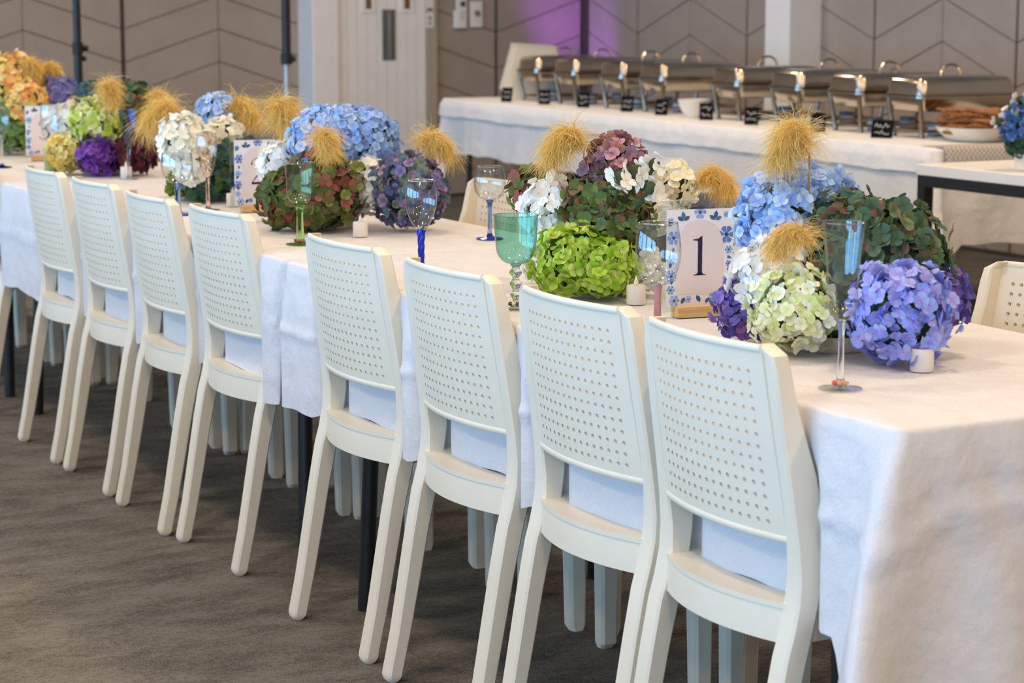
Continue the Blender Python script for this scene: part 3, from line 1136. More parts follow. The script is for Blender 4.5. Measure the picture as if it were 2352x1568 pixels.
BOUQUETS = [
 (0.34, 0.62, [
   ('white_green', 0.236, 0.582, 0.821, 0.070), ('white', 0.245, 0.668, 0.873, 0.061), ('blue', 0.314, 0.722, 0.966, 0.078),
   ('blue', 0.412, 0.738, 0.970, 0.060), ('dark_green', 0.367, 0.626, 0.941, 0.068), ('dark_green', 0.413, 0.545, 0.914, 0.080),
   ('periwinkle', 0.328, 0.420, 0.829, 0.080), ('violet', 0.452, 0.490, 0.840, 0.052), ('violet', 0.240, 0.715, 0.810, 0.055),
   ('blue', 0.279, 0.741, 0.932, 0.040), ('dark_green', 0.418, 0.520, 0.890, 0.064), ('dark_green', 0.375, 0.577, 0.926, 0.066), ('dark_green', 0.335, 0.585, 0.890, 0.060), ('blue', 0.360, 0.715, 0.990, 0.055)],
  [(0.288, 0.660, 1.068, 0.078, 0.118, -1), (0.177, 0.500, 0.944, 0.089, 0.055, -1)], 0.0252,
  'large mixed hydrangea arrangement of blue, green, periwinkle and white nearest the camera'),
 (0.36, 1.42, [
   ('lime', 0.252, 1.345, 0.822, 0.070), ('lime', 0.292, 1.285, 0.815, 0.058), ('green', 0.330, 1.385, 0.925, 0.060), ('green', 0.350, 1.359, 0.894, 0.078), ('green', 0.376, 1.368, 0.814, 0.055),
   ('white', 0.286, 1.495, 0.911, 0.059), ('mauve', 0.387, 1.407, 0.996, 0.060), ('green_red', 0.315, 1.604, 0.936, 0.052),
   ('big_white', 0.303, 1.248, 0.990, 0.018), ('big_white', 0.339, 1.252, 0.999, 0.021), ('big_white', 0.358, 1.230, 0.970, 0.018), ('big_white', 0.403, 1.286, 1.009, 0.018), ('cream', 0.540, 1.440, 0.950, 0.048), ('white', 0.462, 1.368, 0.903, 0.036),
   ('white', 0.395, 1.312, 0.800, 0.038), ('white', 0.309, 1.562, 0.798, 0.041)],
  [(0.304, 1.451, 1.026, 0.103, 0.103, -1), (0.621, 1.419, 0.947, 0.093, 0.075, 1)], 0.028,
  'hydrangea arrangement with lime front and mauve top behind the table number one sign'),
 (0.37, 2.82, [
   ('green_red', 0.316, 2.712, 0.844, 0.096), ('green_red', 0.246, 2.771, 0.828, 0.078), ('blue', 0.375, 2.862, 0.967, 0.083),
   ('blue', 0.482, 2.828, 0.962, 0.086), ('blue', 0.425, 2.835, 0.985, 0.070), ('white', 0.432, 2.707, 0.863, 0.064), ('blue_purple', 0.516, 2.640, 0.852, 0.090), ('white', 0.296, 2.949, 0.902, 0.058)],
  [(0.346, 3.069, 1.006, 0.138, 0.120, 0), (0.258, 2.584, 0.974, 0.121, 0.069, 0), (0.588, 2.658, 0.949, 0.115, 0.093, 1)], 0.029,
  'hydrangea arrangement of green red ball, pale blue crown and blue purple side at the middle'),
 (0.38, 3.75, [
   ('ivory', 0.259, 3.579, 0.929, 0.071), ('ivory', 0.267, 3.552, 0.863, 0.049), ('ivory', 0.394, 3.643, 0.940, 0.053), ('blue', 0.429, 3.783, 0.993, 0.059),
   ('teal_green', 0.420, 3.630, 0.846, 0.088), ('teal_green', 0.326, 3.611, 0.806, 0.050), ('green_plain', 0.303, 3.714, 0.798, 0.046)],
  [(0.482, 3.733, 0.986, 0.121, 0.115, 1), (0.274, 3.786, 0.974, 0.149, 0.124, -1)], 0.031,
  'arrangement of cream white hydrangeas over dark teal leaves beside the table number two sign'),
 (0.40, 4.80, [
   ('pale_lime', 0.357, 4.726, 0.919, 0.083), ('white', 0.318, 4.928, 0.920, 0.059), ('teal', 0.406, 4.926, 1.001, 0.053), ('dark_green', 0.508, 4.805, 0.984, 0.064),
   ('purple', 0.340, 4.667, 0.818, 0.062), ('burgundy', 0.458, 4.650, 0.823, 0.067), ('yellow', 0.269, 4.773, 0.826, 0.063)],
  [(0.358, 4.590, 1.006, 0.078, 0.120, 0), (0.563, 4.708, 0.991, 0.094, 0.065, 1), (0.361, 4.928, 0.982, 0.074, 0.037, -1)], 0.034,
  'arrangement with deep purple, burgundy and pale lime hydrangeas toward the far end'),
 (0.40, 5.85, [
   ('orange', 0.391, 5.873, 1.017, 0.105), ('orange', 0.405, 5.753, 0.948, 0.073), ('green_soft', 0.365, 5.830, 0.852, 0.098), ('blue_violet', 0.554, 5.866, 0.959, 0.083)],
  [(0.439, 5.791, 1.048, 0.073, 0.106, 0), (0.529, 5.857, 1.048, 0.091, 0.079, 1)], 0.034,
  'farthest arrangement, peach orange hydrangea over green with a blue head beside it'),
]


def frame_of(n, r, tilt):
    n = (n + Vector((r.uniform(-1, 1), r.uniform(-1, 1), r.uniform(-1, 1))) * tilt).normalized()
    u = n.orthogonal().normalized()
    u = (Matrix.Rotation(r.random() * 2 * PI, 3, n) @ u).normalized()
    w = n.cross(u)
    return Matrix((u, w, n)).transposed()


def pampas(parent, c, w, h, lean, r, n=1500):
    """a feathery seed plume: curved stem, fine strands that rise, spread and droop"""
    mb = MB()
    c = Vector(c)
    right = Vector((math.cos(YAW), -math.sin(YAW), 0))
    fwd = Vector((math.sin(YAW), math.cos(YAW), 0))
    ln = lean if lean else 0.35
    q0 = c - right * (ln * 0.30 * w) - Vector((0, 0, 0.50 * h))
    q1 = c - right * (ln * 0.10 * w) + Vector((0, 0, 0.95 * h))
    q2 = c + right * (ln * 0.34 * w) - Vector((0, 0, 0.02 * h))
    base = q0
    def bez(t):
        return q0 * (1 - t) ** 2 + q1 * 2 * t * (1 - t) + q2 * t * t
    cols = [tuple(min(0.95, v * 1.15) for v in lin(q)) for q in ((228, 198, 118), (216, 182, 100), (238, 214, 148), (206, 168, 84), (230, 204, 130))]
    size = 0.5 * (w + h)
    for i in range(n):
        t = 0.22 + 0.78 * r.random()
        p = bez(t) + Vector((r.gauss(0, 1), r.gauss(0, 1), r.gauss(0, 1))) * 0.07 * size
        tan = (bez(min(1, t + 0.02)) - bez(t - 0.02)).normalized()
        az = r.random() * 2 * PI
        side = right * math.cos(az) + fwd * math.sin(az) + Vector((0, 0, r.uniform(-0.3, 0.5)))
        d = (tan * r.uniform(0.3, 1.0) + side * r.uniform(0.15, 0.95)).normalized()
        L = size * r.uniform(0.30, 0.80)
        seg = 7
        cc = r.choice(cols)
        f = r.uniform(0.85, 1.12)
        cc = tuple(min(1, v * f) for v in cc)
        wd = r.uniform(0.00026, 0.00052) * max(1.0, (c - CAMP + parent.location).length / 4.2)
        curl = Vector((r.uniform(-1, 1), r.uniform(-1, 1), r.uniform(-0.6, 0.6))) * 0.30
        sd = Vector((r.uniform(-1, 1), r.uniform(-1, 1), r.uniform(-1, 1))).normalized()
        vv = []
        for k in range(seg + 1):
            ww = wd * (1 - 0.7 * k / seg)
            s2 = d.cross(sd)
            if s2.length < 1e-4:
                s2 = d.orthogonal()
            s2.normalize()
            vv += [tuple(p - s2 * ww), tuple(p + s2 * ww)]
            d = (d + Vector((0, 0, -0.30)) + curl + Vector((r.uniform(-1, 1), r.uniform(-1, 1), r.uniform(-1, 1))) * 0.10).normalized()
            p = p + d * (L / seg)
        mb.add(vv, [(2 * k, 2 * k + 1, 2 * k + 3, 2 * k + 2) for k in range(seg)], cc)
    o = mb.build('pampas_plume', M_straw, parent, smooth=True, angle=180)
    return o, base


def arrangement(bx, by, heads, plumes, fsize, label, idx, cap=300, bz=0.751):
    r = random.Random(100 + idx)
    root = thing('flower_arrangement', label, 'flowers', (bx, by, bz), 0, 'hydrangea arrangements down the dining tables' if idx < 6 else None)
    inv = Matrix.Translation((-bx, -by, -bz))
    bowl = MB().lathe([(0.0, 0.003), (0.066, 0.0), (0.078, 0.010), (0.086, 0.028), (0.082, 0.028), (0.074, 0.012), (0.0, 0.010)], 32)
    bowl.build('bowl', M_ceramic, root)
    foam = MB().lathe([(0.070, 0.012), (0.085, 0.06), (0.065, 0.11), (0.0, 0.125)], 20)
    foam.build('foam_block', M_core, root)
    pos = []
    hobj = []
    cands = []
    for hi, (kind, x, y, z, rad) in enumerate(heads):
        z = max(z, bz + rad * 0.97 + 0.004)
        c = Vector((x, y, z))
        # core of the head, with the stalk that feeds it
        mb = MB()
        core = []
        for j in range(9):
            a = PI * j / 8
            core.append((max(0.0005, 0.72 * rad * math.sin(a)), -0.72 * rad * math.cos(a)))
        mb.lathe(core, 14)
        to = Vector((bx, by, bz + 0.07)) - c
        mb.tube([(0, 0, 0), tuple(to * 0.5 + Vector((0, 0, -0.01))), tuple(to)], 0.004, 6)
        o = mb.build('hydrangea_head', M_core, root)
        o.location = c - Vector((bx, by, bz))
        hobj.append((o, c, rad, kind))
        tints, heart = PAL[kind]
        big = kind == 'big_white'
        fs = fsize * (1.3 if big else 1.22 if kind in ('dark_green', 'green', 'green_red', 'teal_green') else 1.0) * 0.5
        petals = 5 if big else 4
        n = max(4, int(4 * PI * rad * rad / (fs * 2) ** 2 * (1.0 if big else 2.8)))
        variants = []
        for k in range(10):
            V, F, Cc = floret_verts(fs, tints, heart, r, petals)
            mb = MB()
            mb.add(V, F, Cc)
            variants.append(mb)
        vmesh = [v.mesh('floret', M_petal, True, 180) for v in variants]
        for i in range(n):
            zz = 1 - 2 * (i + 0.5) / n
            ph = i * PI * (3 - math.sqrt(5)) + r.uniform(-0.1, 0.1)
            rr = math.sqrt(max(0, 1 - zz * zz))
            nrm = Vector((rr * math.cos(ph), rr * math.sin(ph), zz))
            lump = 1 + 0.09 * math.sin(3.1 * nrm.x + 5.3 * nrm.y + hi * 1.7) * math.cos(4.3 * nrm.z + hi) + 0.04 * math.sin(9 * nrm.x - 7 * nrm.z + hi)
            p = nrm * rad * lump * r.uniform(0.80, 1.10)
            wp = c + p
            if wp.z < bz + 0.012:
                continue
            inside = False
            clear = True
            for hj, (k2, x2, y2, z2, r2) in enumerate(heads):
                if hj == hi:
                    continue
                d = (wp - Vector((x2, y2, max(z2, bz + r2)))).length
                if d < r2 * 0.72:
                    inside = True
                    break
                if d < r2 * 0.98:
                    clear = False
            if inside:
                continue
            R = frame_of(nrm, r, 0.68)
            k = r.randrange(10)
            s = r.uniform(0.78, 1.18)
            facing = nrm.dot((CAMP - wp).normalized())
            cands.append((facing + (0.15 if clear else -0.3) + r.uniform(-0.12, 0.12), hi, k, R, p, s))
        pos.append((variants, vmesh))
    cands.sort(key=lambda q: -q[0])
    rest = {}
    for q, (sc, hi, k, R, p, s) in enumerate(cands):
        if q < cap:
            o = bpy.data.objects.new('floret', pos[hi][1][k])
            COL.objects.link(o)
            o.parent = hobj[hi][0]
            M = R.to_4x4()
            M = Matrix.Translation(p) @ M @ Matrix.Scale(s, 4)
            o.matrix_local = M
        else:
            mb = rest.setdefault(hi, MB())
            src = pos[hi][0][k]
            vv = (np.array(src.v) * s) @ np.array(R).T + np.array(p)
            mb.add(vv.tolist(), src.f, list(src.c))
    for hi, mb in rest.items():
        tag(mb.build('floret_mass', M_petal, hobj[hi][0], True, 180), kind='stuff')
    for (x, y, z, w, h, lean) in plumes:
        o, b = pampas(root, (x - bx, y - by, z - bz), w, h, lean, r, 2300 if by < 2 else 1500)
        st = MB()
        end = Vector((0.0, 0.0, 0.10))
        mid = b.lerp(end, 0.45) + Vector((0, 0, 0.02))
        st.tube([tuple(b + Vector((0, 0, 0.55 * h))), tuple(b), tuple(mid), tuple(end)], [0.0012, 0.002, 0.0022, 0.0022], 6)
        st.build('stem', mat('dry_stem', (150, 112, 58), 0.7, vary=(40, 0.2)), o)
    return root


for i, (bx, by, hs, ps, fs, lab) in enumerate(BOUQUETS):
    arrangement(bx, by, hs, ps, fs, lab, i, 300 if i < 3 else 200)

# ------------------------------------------------------------------ glasses
G_clear = thin_glass('clear_glass_wall', (248, 251, 252), 0.42, 1.25)
G_teal = thin_glass('teal_glass_wall', (186, 234, 222), 0.40, 1.2)
G_green = thin_glass('pale_green_glass_wall', (232, 246, 222), 0.45, 1.25)
G_rose = thin_glass('pale_rose_glass_wall', (254, 246, 240), 0.5, 1.25)
G_blue = thin_glass('pale_blue_glass_wall', (178, 200, 244), 0.55)
S_clear = solid_glass('clear_glass_solid', (250, 252, 252))
S_cobalt = solid_glass('cobalt_glass_solid', (40, 62, 220))
S_lightblue = solid_glass('light_blue_glass_solid', (196, 218, 250))
S_mauve = thin_glass('mauve_glass_foot', (226, 194, 200), 0.8)
S_green = solid_glass('green_glass_solid', (216, 240, 196))
F_green = thin_glass('pale_green_glass_foot', (214, 238, 198), 0.8, 1.0)
F_clear = thin_glass('clear_glass_foot', (248, 251, 250), 0.9, 1.0)
S_teal = solid_glass('teal_glass_solid', (60, 180, 150))
S_rose = solid_glass('rose_glass_solid', (253, 238, 230))
M_mauve = mat('mauve_stem_glass', (206, 160, 166), 0.15, vary=(30, 0.08), trans=0.3)
M_cobalt = mat('cobalt_stem_glass', (34, 48, 196), 0.12, vary=(30, 0.1), trans=0.25)
M_dots = mat('green_dotted_stem', (150, 180, 130), 0.4, vary=(160, 0.6))


def wall_prof(pts, n=5):
    """smooth a bowl profile through its points"""
    out = []
    for i in range(len(pts) - 1):
        p0 = pts[max(i - 1, 0)]
        p1, p2 = pts[i], pts[i + 1]
        p3 = pts[min(i + 2, len(pts) - 1)]
        for k in range(n):
            t = k / n
            q = []
            for a in range(2):
                q.append(0.5 * (2 * p1[a] + (p2[a] - p0[a]) * t + (2 * p0[a] - 5 * p1[a] + 4 * p2[a] - p3[a]) * t * t + (3 * p1[a] - p0[a] - 3 * p2[a] + p3[a]) * t ** 3))
            out.append((max(q[0], 0.0004), q[1]))
    out.append(pts[-1])
    return out


def glass(name, label, x, y, bowl, stem, foot, mats, seg=40, mod=None, z=0.752, twist=False):
    t = thing(name, label, 'glass', (x, y, z), 0, None)
    bo = MB().lathe(wall_prof(bowl), seg, mod=mod).build('bowl', mats[0], t, True, 60)
    rim_r, rim_z = bowl[-1]
    ring = [(rim_r + 0.0009 * math.cos(2 * PI * k / 8), rim_z + 0.0009 * math.sin(2 * PI * k / 8)) for k in range(9)]
    MB().lathe(ring, seg).build('rim', mats[1] if mats[1] in (S_clear,) else S_clear, t)
    stp = wall_prof(stem, 4)
    if twist:
        mb = MB().lathe(stp, 24, cap0=True, cap1=True, mod=lambda a, zz: 1 + 0.10 * math.sin(6 * a + zz * 420))
        mb2 = MB()
        rings = []
        n = 60
        for k in range(n + 1):
            zz = stem[0][1] + (stem[-1][1] - stem[0][1]) * k / n
            rr = np.interp(zz, [q[1] for q in stem], [q[0] for q in stem])
            rings.append([(rr * (1 + 0.13 * math.cos(5 * a2 - zz * 330)) * math.cos(a2), rr * (1 + 0.13 * math.cos(5 * a2 - zz * 330)) * math.sin(a2), zz) for a2 in [2 * PI * q / 30 for q in range(30)]])
        mb = mb2.loft(rings)
    else:
        mb = MB().lathe(stp, 24, cap0=True, cap1=True)
    mb.build('stem', mats[1], t, True, 60)
    MB().lathe(foot, 36, cap0=True, cap1=True).build('foot', mats[2], t, True, 60)
    return t


def foot_prof(r, h=0.006, rs=0.006):
    return [(0.001, 0.0), (r, 0.0), (r, 0.0016), (r * 0.6, h * 0.55), (rs * 1.4, h), (0.001, h)]


# 1 fluted champagne glass in front
flute = lambda a, zz: 1 + (0.060 * abs(math.cos(4 * a)) - 0.035) * sm(0.09, 0.12, zz) * (1 - sm(0.235, 0.247, zz))
glass('champagne_flute', 'tall clear panelled champagne flute nearest the camera, with a beaded charm', 0.114, 0.287,
      [(0.004, 0.100), (0.014, 0.108), (0.0215, 0.122), (0.0225, 0.135), (0.0235, 0.175), (0.027, 0.215), (0.0315, 0.248)],
      [(0.010, 0.004), (0.0055, 0.018), (0.0045, 0.05), (0.0045, 0.085), (0.007, 0.104)], foot_prof(0.033), (G_clear, S_clear, F_clear), 64, flute)
# 2 wine glass with mauve stem
glass('wine_glass', 'clear wine glass with a mauve stem in front of the table number one sign', 0.100, 0.781,
      [(0.003, 0.098), (0.022, 0.104), (0.034, 0.125), (0.0385, 0.152), (0.037, 0.178), (0.0325, 0.204)],
      [(0.012, 0.003), (0.0075, 0.012), (0.0062, 0.05), (0.0062, 0.085), (0.008, 0.099)], foot_prof(0.034), (G_clear, M_mauve, S_mauve))
# 3 teal goblet
glass('goblet', 'teal glass goblet with a clear beaded stem', 0.088, 1.265,
      [(0.004, 0.083), (0.022, 0.088), (0.034, 0.102), (0.0385, 0.125), (0.040, 0.150), (0.0415, 0.176)],
      [(0.011, 0.004), (0.006, 0.012), (0.006, 0.018), (0.0105, 0.027), (0.006, 0.036), (0.0115, 0.047), (0.006, 0.058), (0.0125, 0.068), (0.007, 0.077), (0.011, 0.084)],
      foot_prof(0.034), (G_teal, S_clear, F_clear))
# 4 cobalt twisted stem
glass('wine_glass', 'tall clear wine glass on a twisted cobalt blue stem', 0.113, 1.727,
      [(0.003, 0.104), (0.012, 0.108), (0.024, 0.128), (0.032, 0.155), (0.0325, 0.182), (0.0285, 0.206)],
      [(0.011, 0.003), (0.0075, 0.012), (0.0062, 0.04), (0.0066, 0.08), (0.009, 0.104)], foot_prof(0.034), (G_clear, M_cobalt, M_cobalt), twist=True)
# 5 light blue stem, cobalt foot
glass('wine_glass', 'round clear wine glass with light blue stem and cobalt foot', 0.603, 2.369,
      [(0.003, 0.092), (0.022, 0.098), (0.034, 0.113), (0.0385, 0.135), (0.036, 0.158), (0.031, 0.175)],
      [(0.010, 0.004), (0.0055, 0.015), (0.0048, 0.05), (0.0055, 0.08), (0.010, 0.093)], foot_prof(0.033), (G_clear, S_lightblue, M_cobalt))
# 6 green stemmed glass
glass('wine_glass', 'pale green glass with a thick green stem before the green red hydrangea', 0.149, 2.467,
      [(0.004, 0.093), (0.022, 0.101), (0.030, 0.118), (0.0315, 0.145), (0.0325, 0.170), (0.0365, 0.193)],
      [(0.013, 0.004), (0.010, 0.012), (0.0085, 0.05), (0.0085, 0.08), (0.016, 0.095)], foot_prof(0.034), (G_green, S_green, F_green))
# 7 pale rose flute
glass('champagne_flute', 'pale rose champagne flute in front of the dark teal leaves', 0.251, 3.378,
      [(0.003, 0.088), (0.012, 0.098), (0.022, 0.128), (0.0285, 0.168), (0.0275, 0.198), (0.0255, 0.212)],
      [(0.010, 0.004), (0.006, 0.014), (0.0048, 0.04), (0.0048, 0.075), (0.007, 0.09)], foot_prof(0.033), (G_rose, S_rose, F_clear))
# 8 round bowl with blue stem
glass('wine_glass', 'wide round clear glass with a blue tinted stem before the cream hydrangeas', 0.137, 3.30,
      [(0.004, 0.083), (0.022, 0.088), (0.036, 0.103), (0.0425, 0.125), (0.0415, 0.150), (0.0395, 0.165)],
      [(0.012, 0.004), (0.009, 0.015), (0.008, 0.05), (0.009, 0.075), (0.013, 0.084)], foot_prof(0.035), (G_clear, S_lightblue, M_cobalt))
# 9 blue flute
glass('champagne_flute', 'slim blue tinted flute in front of the burgundy hydrangea', 0.392, 4.504,
      [(0.003, 0.098), (0.009, 0.110), (0.019, 0.140), (0.026, 0.185), (0.0285, 0.224)],
      [(0.010, 0.004), (0.005, 0.016), (0.0045, 0.05), (0.005, 0.085), (0.006, 0.1)], foot_prof(0.031), (G_blue, S_clear, F_clear))
# 10 clear glass on a green dotted stem
glass('champagne_flute', 'straight clear glass on a green dotted stem before the table number three sign', 0.241, 4.872,
      [(0.004, 0.10), (0.018, 0.112), (0.028, 0.14), (0.0295, 0.185), (0.029, 0.226)],
      [(0.024, 0.004), (0.022, 0.02), (0.022, 0.06), (0.021, 0.088), (0.012, 0.10)], foot_prof(0.034), (G_clear, M_dots, F_green))
# 11 glass at the left edge
glass('wine_glass', 'clear wine glass with a blue foot at the far left edge of the photo', 0.162, 5.20,
      [(0.004, 0.11), (0.016, 0.118), (0.026, 0.138), (0.029, 0.17), (0.028, 0.205)],
      [(0.010, 0.004), (0.0055, 0.015), (0.005, 0.05), (0.0055, 0.09), (0.009, 0.112)], foot_prof(0.033), (G_clear, S_clear, S_cobalt))
# 12 tumbler seen past the front arrangement
t = thing('tumbler', 'straight clear tumbler half hidden between the sign and the blue hydrangea', 'glass', (0.62, 1.259, 0.752))
MB().lathe([(0.001, 0.0), (0.026, 0.0), (0.0275, 0.05), (0.029, 0.115)], 36).build('wall', G_clear, t, True, 50)
MB().lathe([(0.029 + 0.001 * math.cos(2 * PI * k / 8), 0.115 + 0.001 * math.sin(2 * PI * k / 8)) for k in range(9)], 36).build('rim', S_clear, t)
MB().lathe([(0.001, 0.001), (0.025, 0.001), (0.025, 0.009), (0.001, 0.009)], 30).build('base', S_clear, t)

# little beaded charms lying round some stems
M_bead = mat('charm_beads', None, 0.35, attr=True)
for (x, y, cols, lab) in ((0.114, 0.287, [(214, 92, 88), (226, 150, 140), (196, 160, 110)], 'wire ring of pink and red beads round the foot of the nearest flute'),
                          (0.088, 1.265, [(60, 58, 56), (196, 190, 160), (70, 74, 60)], 'wire ring of small dark beads round the foot of the teal goblet'),
                          (0.149, 2.467, [(170, 50, 60), (120, 140, 70), (196, 90, 90)], 'wire ring with red beads round the foot of the green glass')):
    t = thing('glass_charm', lab, 'charm', (x, y, 0.760))
    MB().tube([(0.0125 * math.cos(2 * PI * k / 20), 0.0125 * math.sin(2 * PI * k / 20), 0.0015) for k in range(21)], 0.0006, 6).build('ring', M_steel, t)
    for k, c in enumerate(cols):
        a = math.radians(200 + 28 * k)
        b = MB().lathe([(0.0005, -0.004), (0.003, -0.003), (0.0043, 0), (0.003, 0.003), (0.0005, 0.004)], 12, (0.0155 * math.cos(a), 0.0155 * math.sin(a), 0.003), col=lin(c))
        b.build('bead', M_bead, t)

# tea lights
for (x, y, lab) in ((0.322, 0.358, 'small white flameless tea light leaning on the periwinkle hydrangea'), (0.320, 1.215, 'small white flameless tea light behind the mauve stemmed glass'),
                    (0.346, 2.561, 'small white flameless tea light between the green red and blue purple heads'), (0.353, 3.456, 'small white flameless tea light left of the table number two sign'),
                    (0.400, 4.56, 'small white flameless tea light between the purple and burgundy heads')):
    t = thing('tea_light', lab, 'candle', (x, y, 0.752), 0, 'flameless tea lights')
    MB().lathe([(0.0005, 0), (0.0175, 0), (0.0185, 0.002), (0.0185, 0.034), (0.0175, 0.036), (0.0165, 0.034), (0.012, 0.032), (0.0005, 0.031)], 28).build('body', M_candle, t)
    MB().lathe([(0.004, 0.031), (0.0052, 0.037), (0.004, 0.044), (0.0016, 0.051), (0.0003, 0.055)], 14).build('flame_tip', M_candle, t)

# ------------------------------------------------------------------ table number signs


def stroke(pts, n=10):
    """[(x, y, half width)] -> smooth ribbon polygon strip"""
    P = []
    for i in range(len(pts) - 1):
        p0, p1, p2, p3 = pts[max(i - 1, 0)], pts[i], pts[i + 1], pts[min(i + 2, len(pts) - 1)]
        for k in range(n):
            t = k / n
            P.append([0.5 * (2 * p1[a] + (p2[a] - p0[a]) * t + (2 * p0[a] - 5 * p1[a] + 4 * p2[a] - p3[a]) * t * t + (3 * p1[a] - p0[a] - 3 * p2[a] + p3[a]) * t ** 3) for a in range(3)])
    P.append(list(pts[-1]))
    V, F = [], []
    for i, (x, y, w) in enumerate(P):
        a, b = P[max(i - 1, 0)], P[min(i + 1, len(P) - 1)]
        dx, dy = b[0] - a[0], b[1] - a[1]
        l = math.hypot(dx, dy) or 1
        V += [(x - dy / l * w, y + dx / l * w), (x + dy / l * w, y - dx / l * w)]
    for i in range(len(P) - 1):
        F.append((2 * i, 2 * i + 1, 2 * i + 3, 2 * i + 2))
    return V, F


def digit(n):
    """serif digit in a box 1 high, centred on x; list of (verts, faces)"""
    if n == 1:
        body = [(-0.055, 0.05), (-0.055, 0.86), (-0.075, 0.885), (-0.19, 0.895), (-0.19, 0.915), (-0.04, 0.94), (0.055, 1.0), (0.065, 1.0), (0.065, 0.06), (0.10, 0.03), (0.155, 0.022), (0.155, 0.0), (-0.155, 0.0), (-0.155, 0.022), (-0.09, 0.03)]
        # split into convex strips: flag, shaft, foot
        return [([(-0.055, 0.03), (0.065, 0.03), (0.065, 1.0), (0.05, 1.0), (-0.055, 0.93)], [(0, 1, 2, 3, 4)]),
                ([(-0.055, 0.86), (-0.055, 0.935), (-0.19, 0.915), (-0.19, 0.895), (-0.09, 0.885)], [(0, 1, 2, 3, 4)]),
                ([(-0.17, 0.0), (0.17, 0.0), (0.17, 0.02), (0.10, 0.03), (0.065, 0.075), (-0.055, 0.075), (-0.10, 0.03), (-0.17, 0.02)], [(0, 1, 2, 3, 4, 5, 6, 7)])]
    if n == 2:
        return [stroke([(-0.24, 0.74, 0.035), (-0.22, 0.88, 0.012), (-0.05, 0.985, 0.014), (0.13, 0.93, 0.035), (0.20, 0.77, 0.055), (0.12, 0.55, 0.045), (-0.08, 0.28, 0.022), (-0.25, 0.07, 0.012)]),
                stroke([(-0.26, 0.045, 0.045), (0.05, 0.045, 0.045), (0.22, 0.05, 0.05), (0.27, 0.20, 0.01)])]
    return [stroke([(-0.24, 0.72, 0.03), (-0.20, 0.90, 0.012), (-0.03, 0.985, 0.014), (0.13, 0.92, 0.035), (0.17, 0.76, 0.05), (0.08, 0.60, 0.03), (-0.08, 0.535, 0.010)]),
            stroke([(-0.08, 0.535, 0.010), (0.10, 0.51, 0.025), (0.22, 0.36, 0.055), (0.20, 0.17, 0.05), (0.04, 0.03, 0.022), (-0.12, 0.03, 0.014), (-0.26, 0.14, 0.02)])]


NAVY = lin((24, 26, 66))
CARD_W, CARD_H = 0.132, 0.176


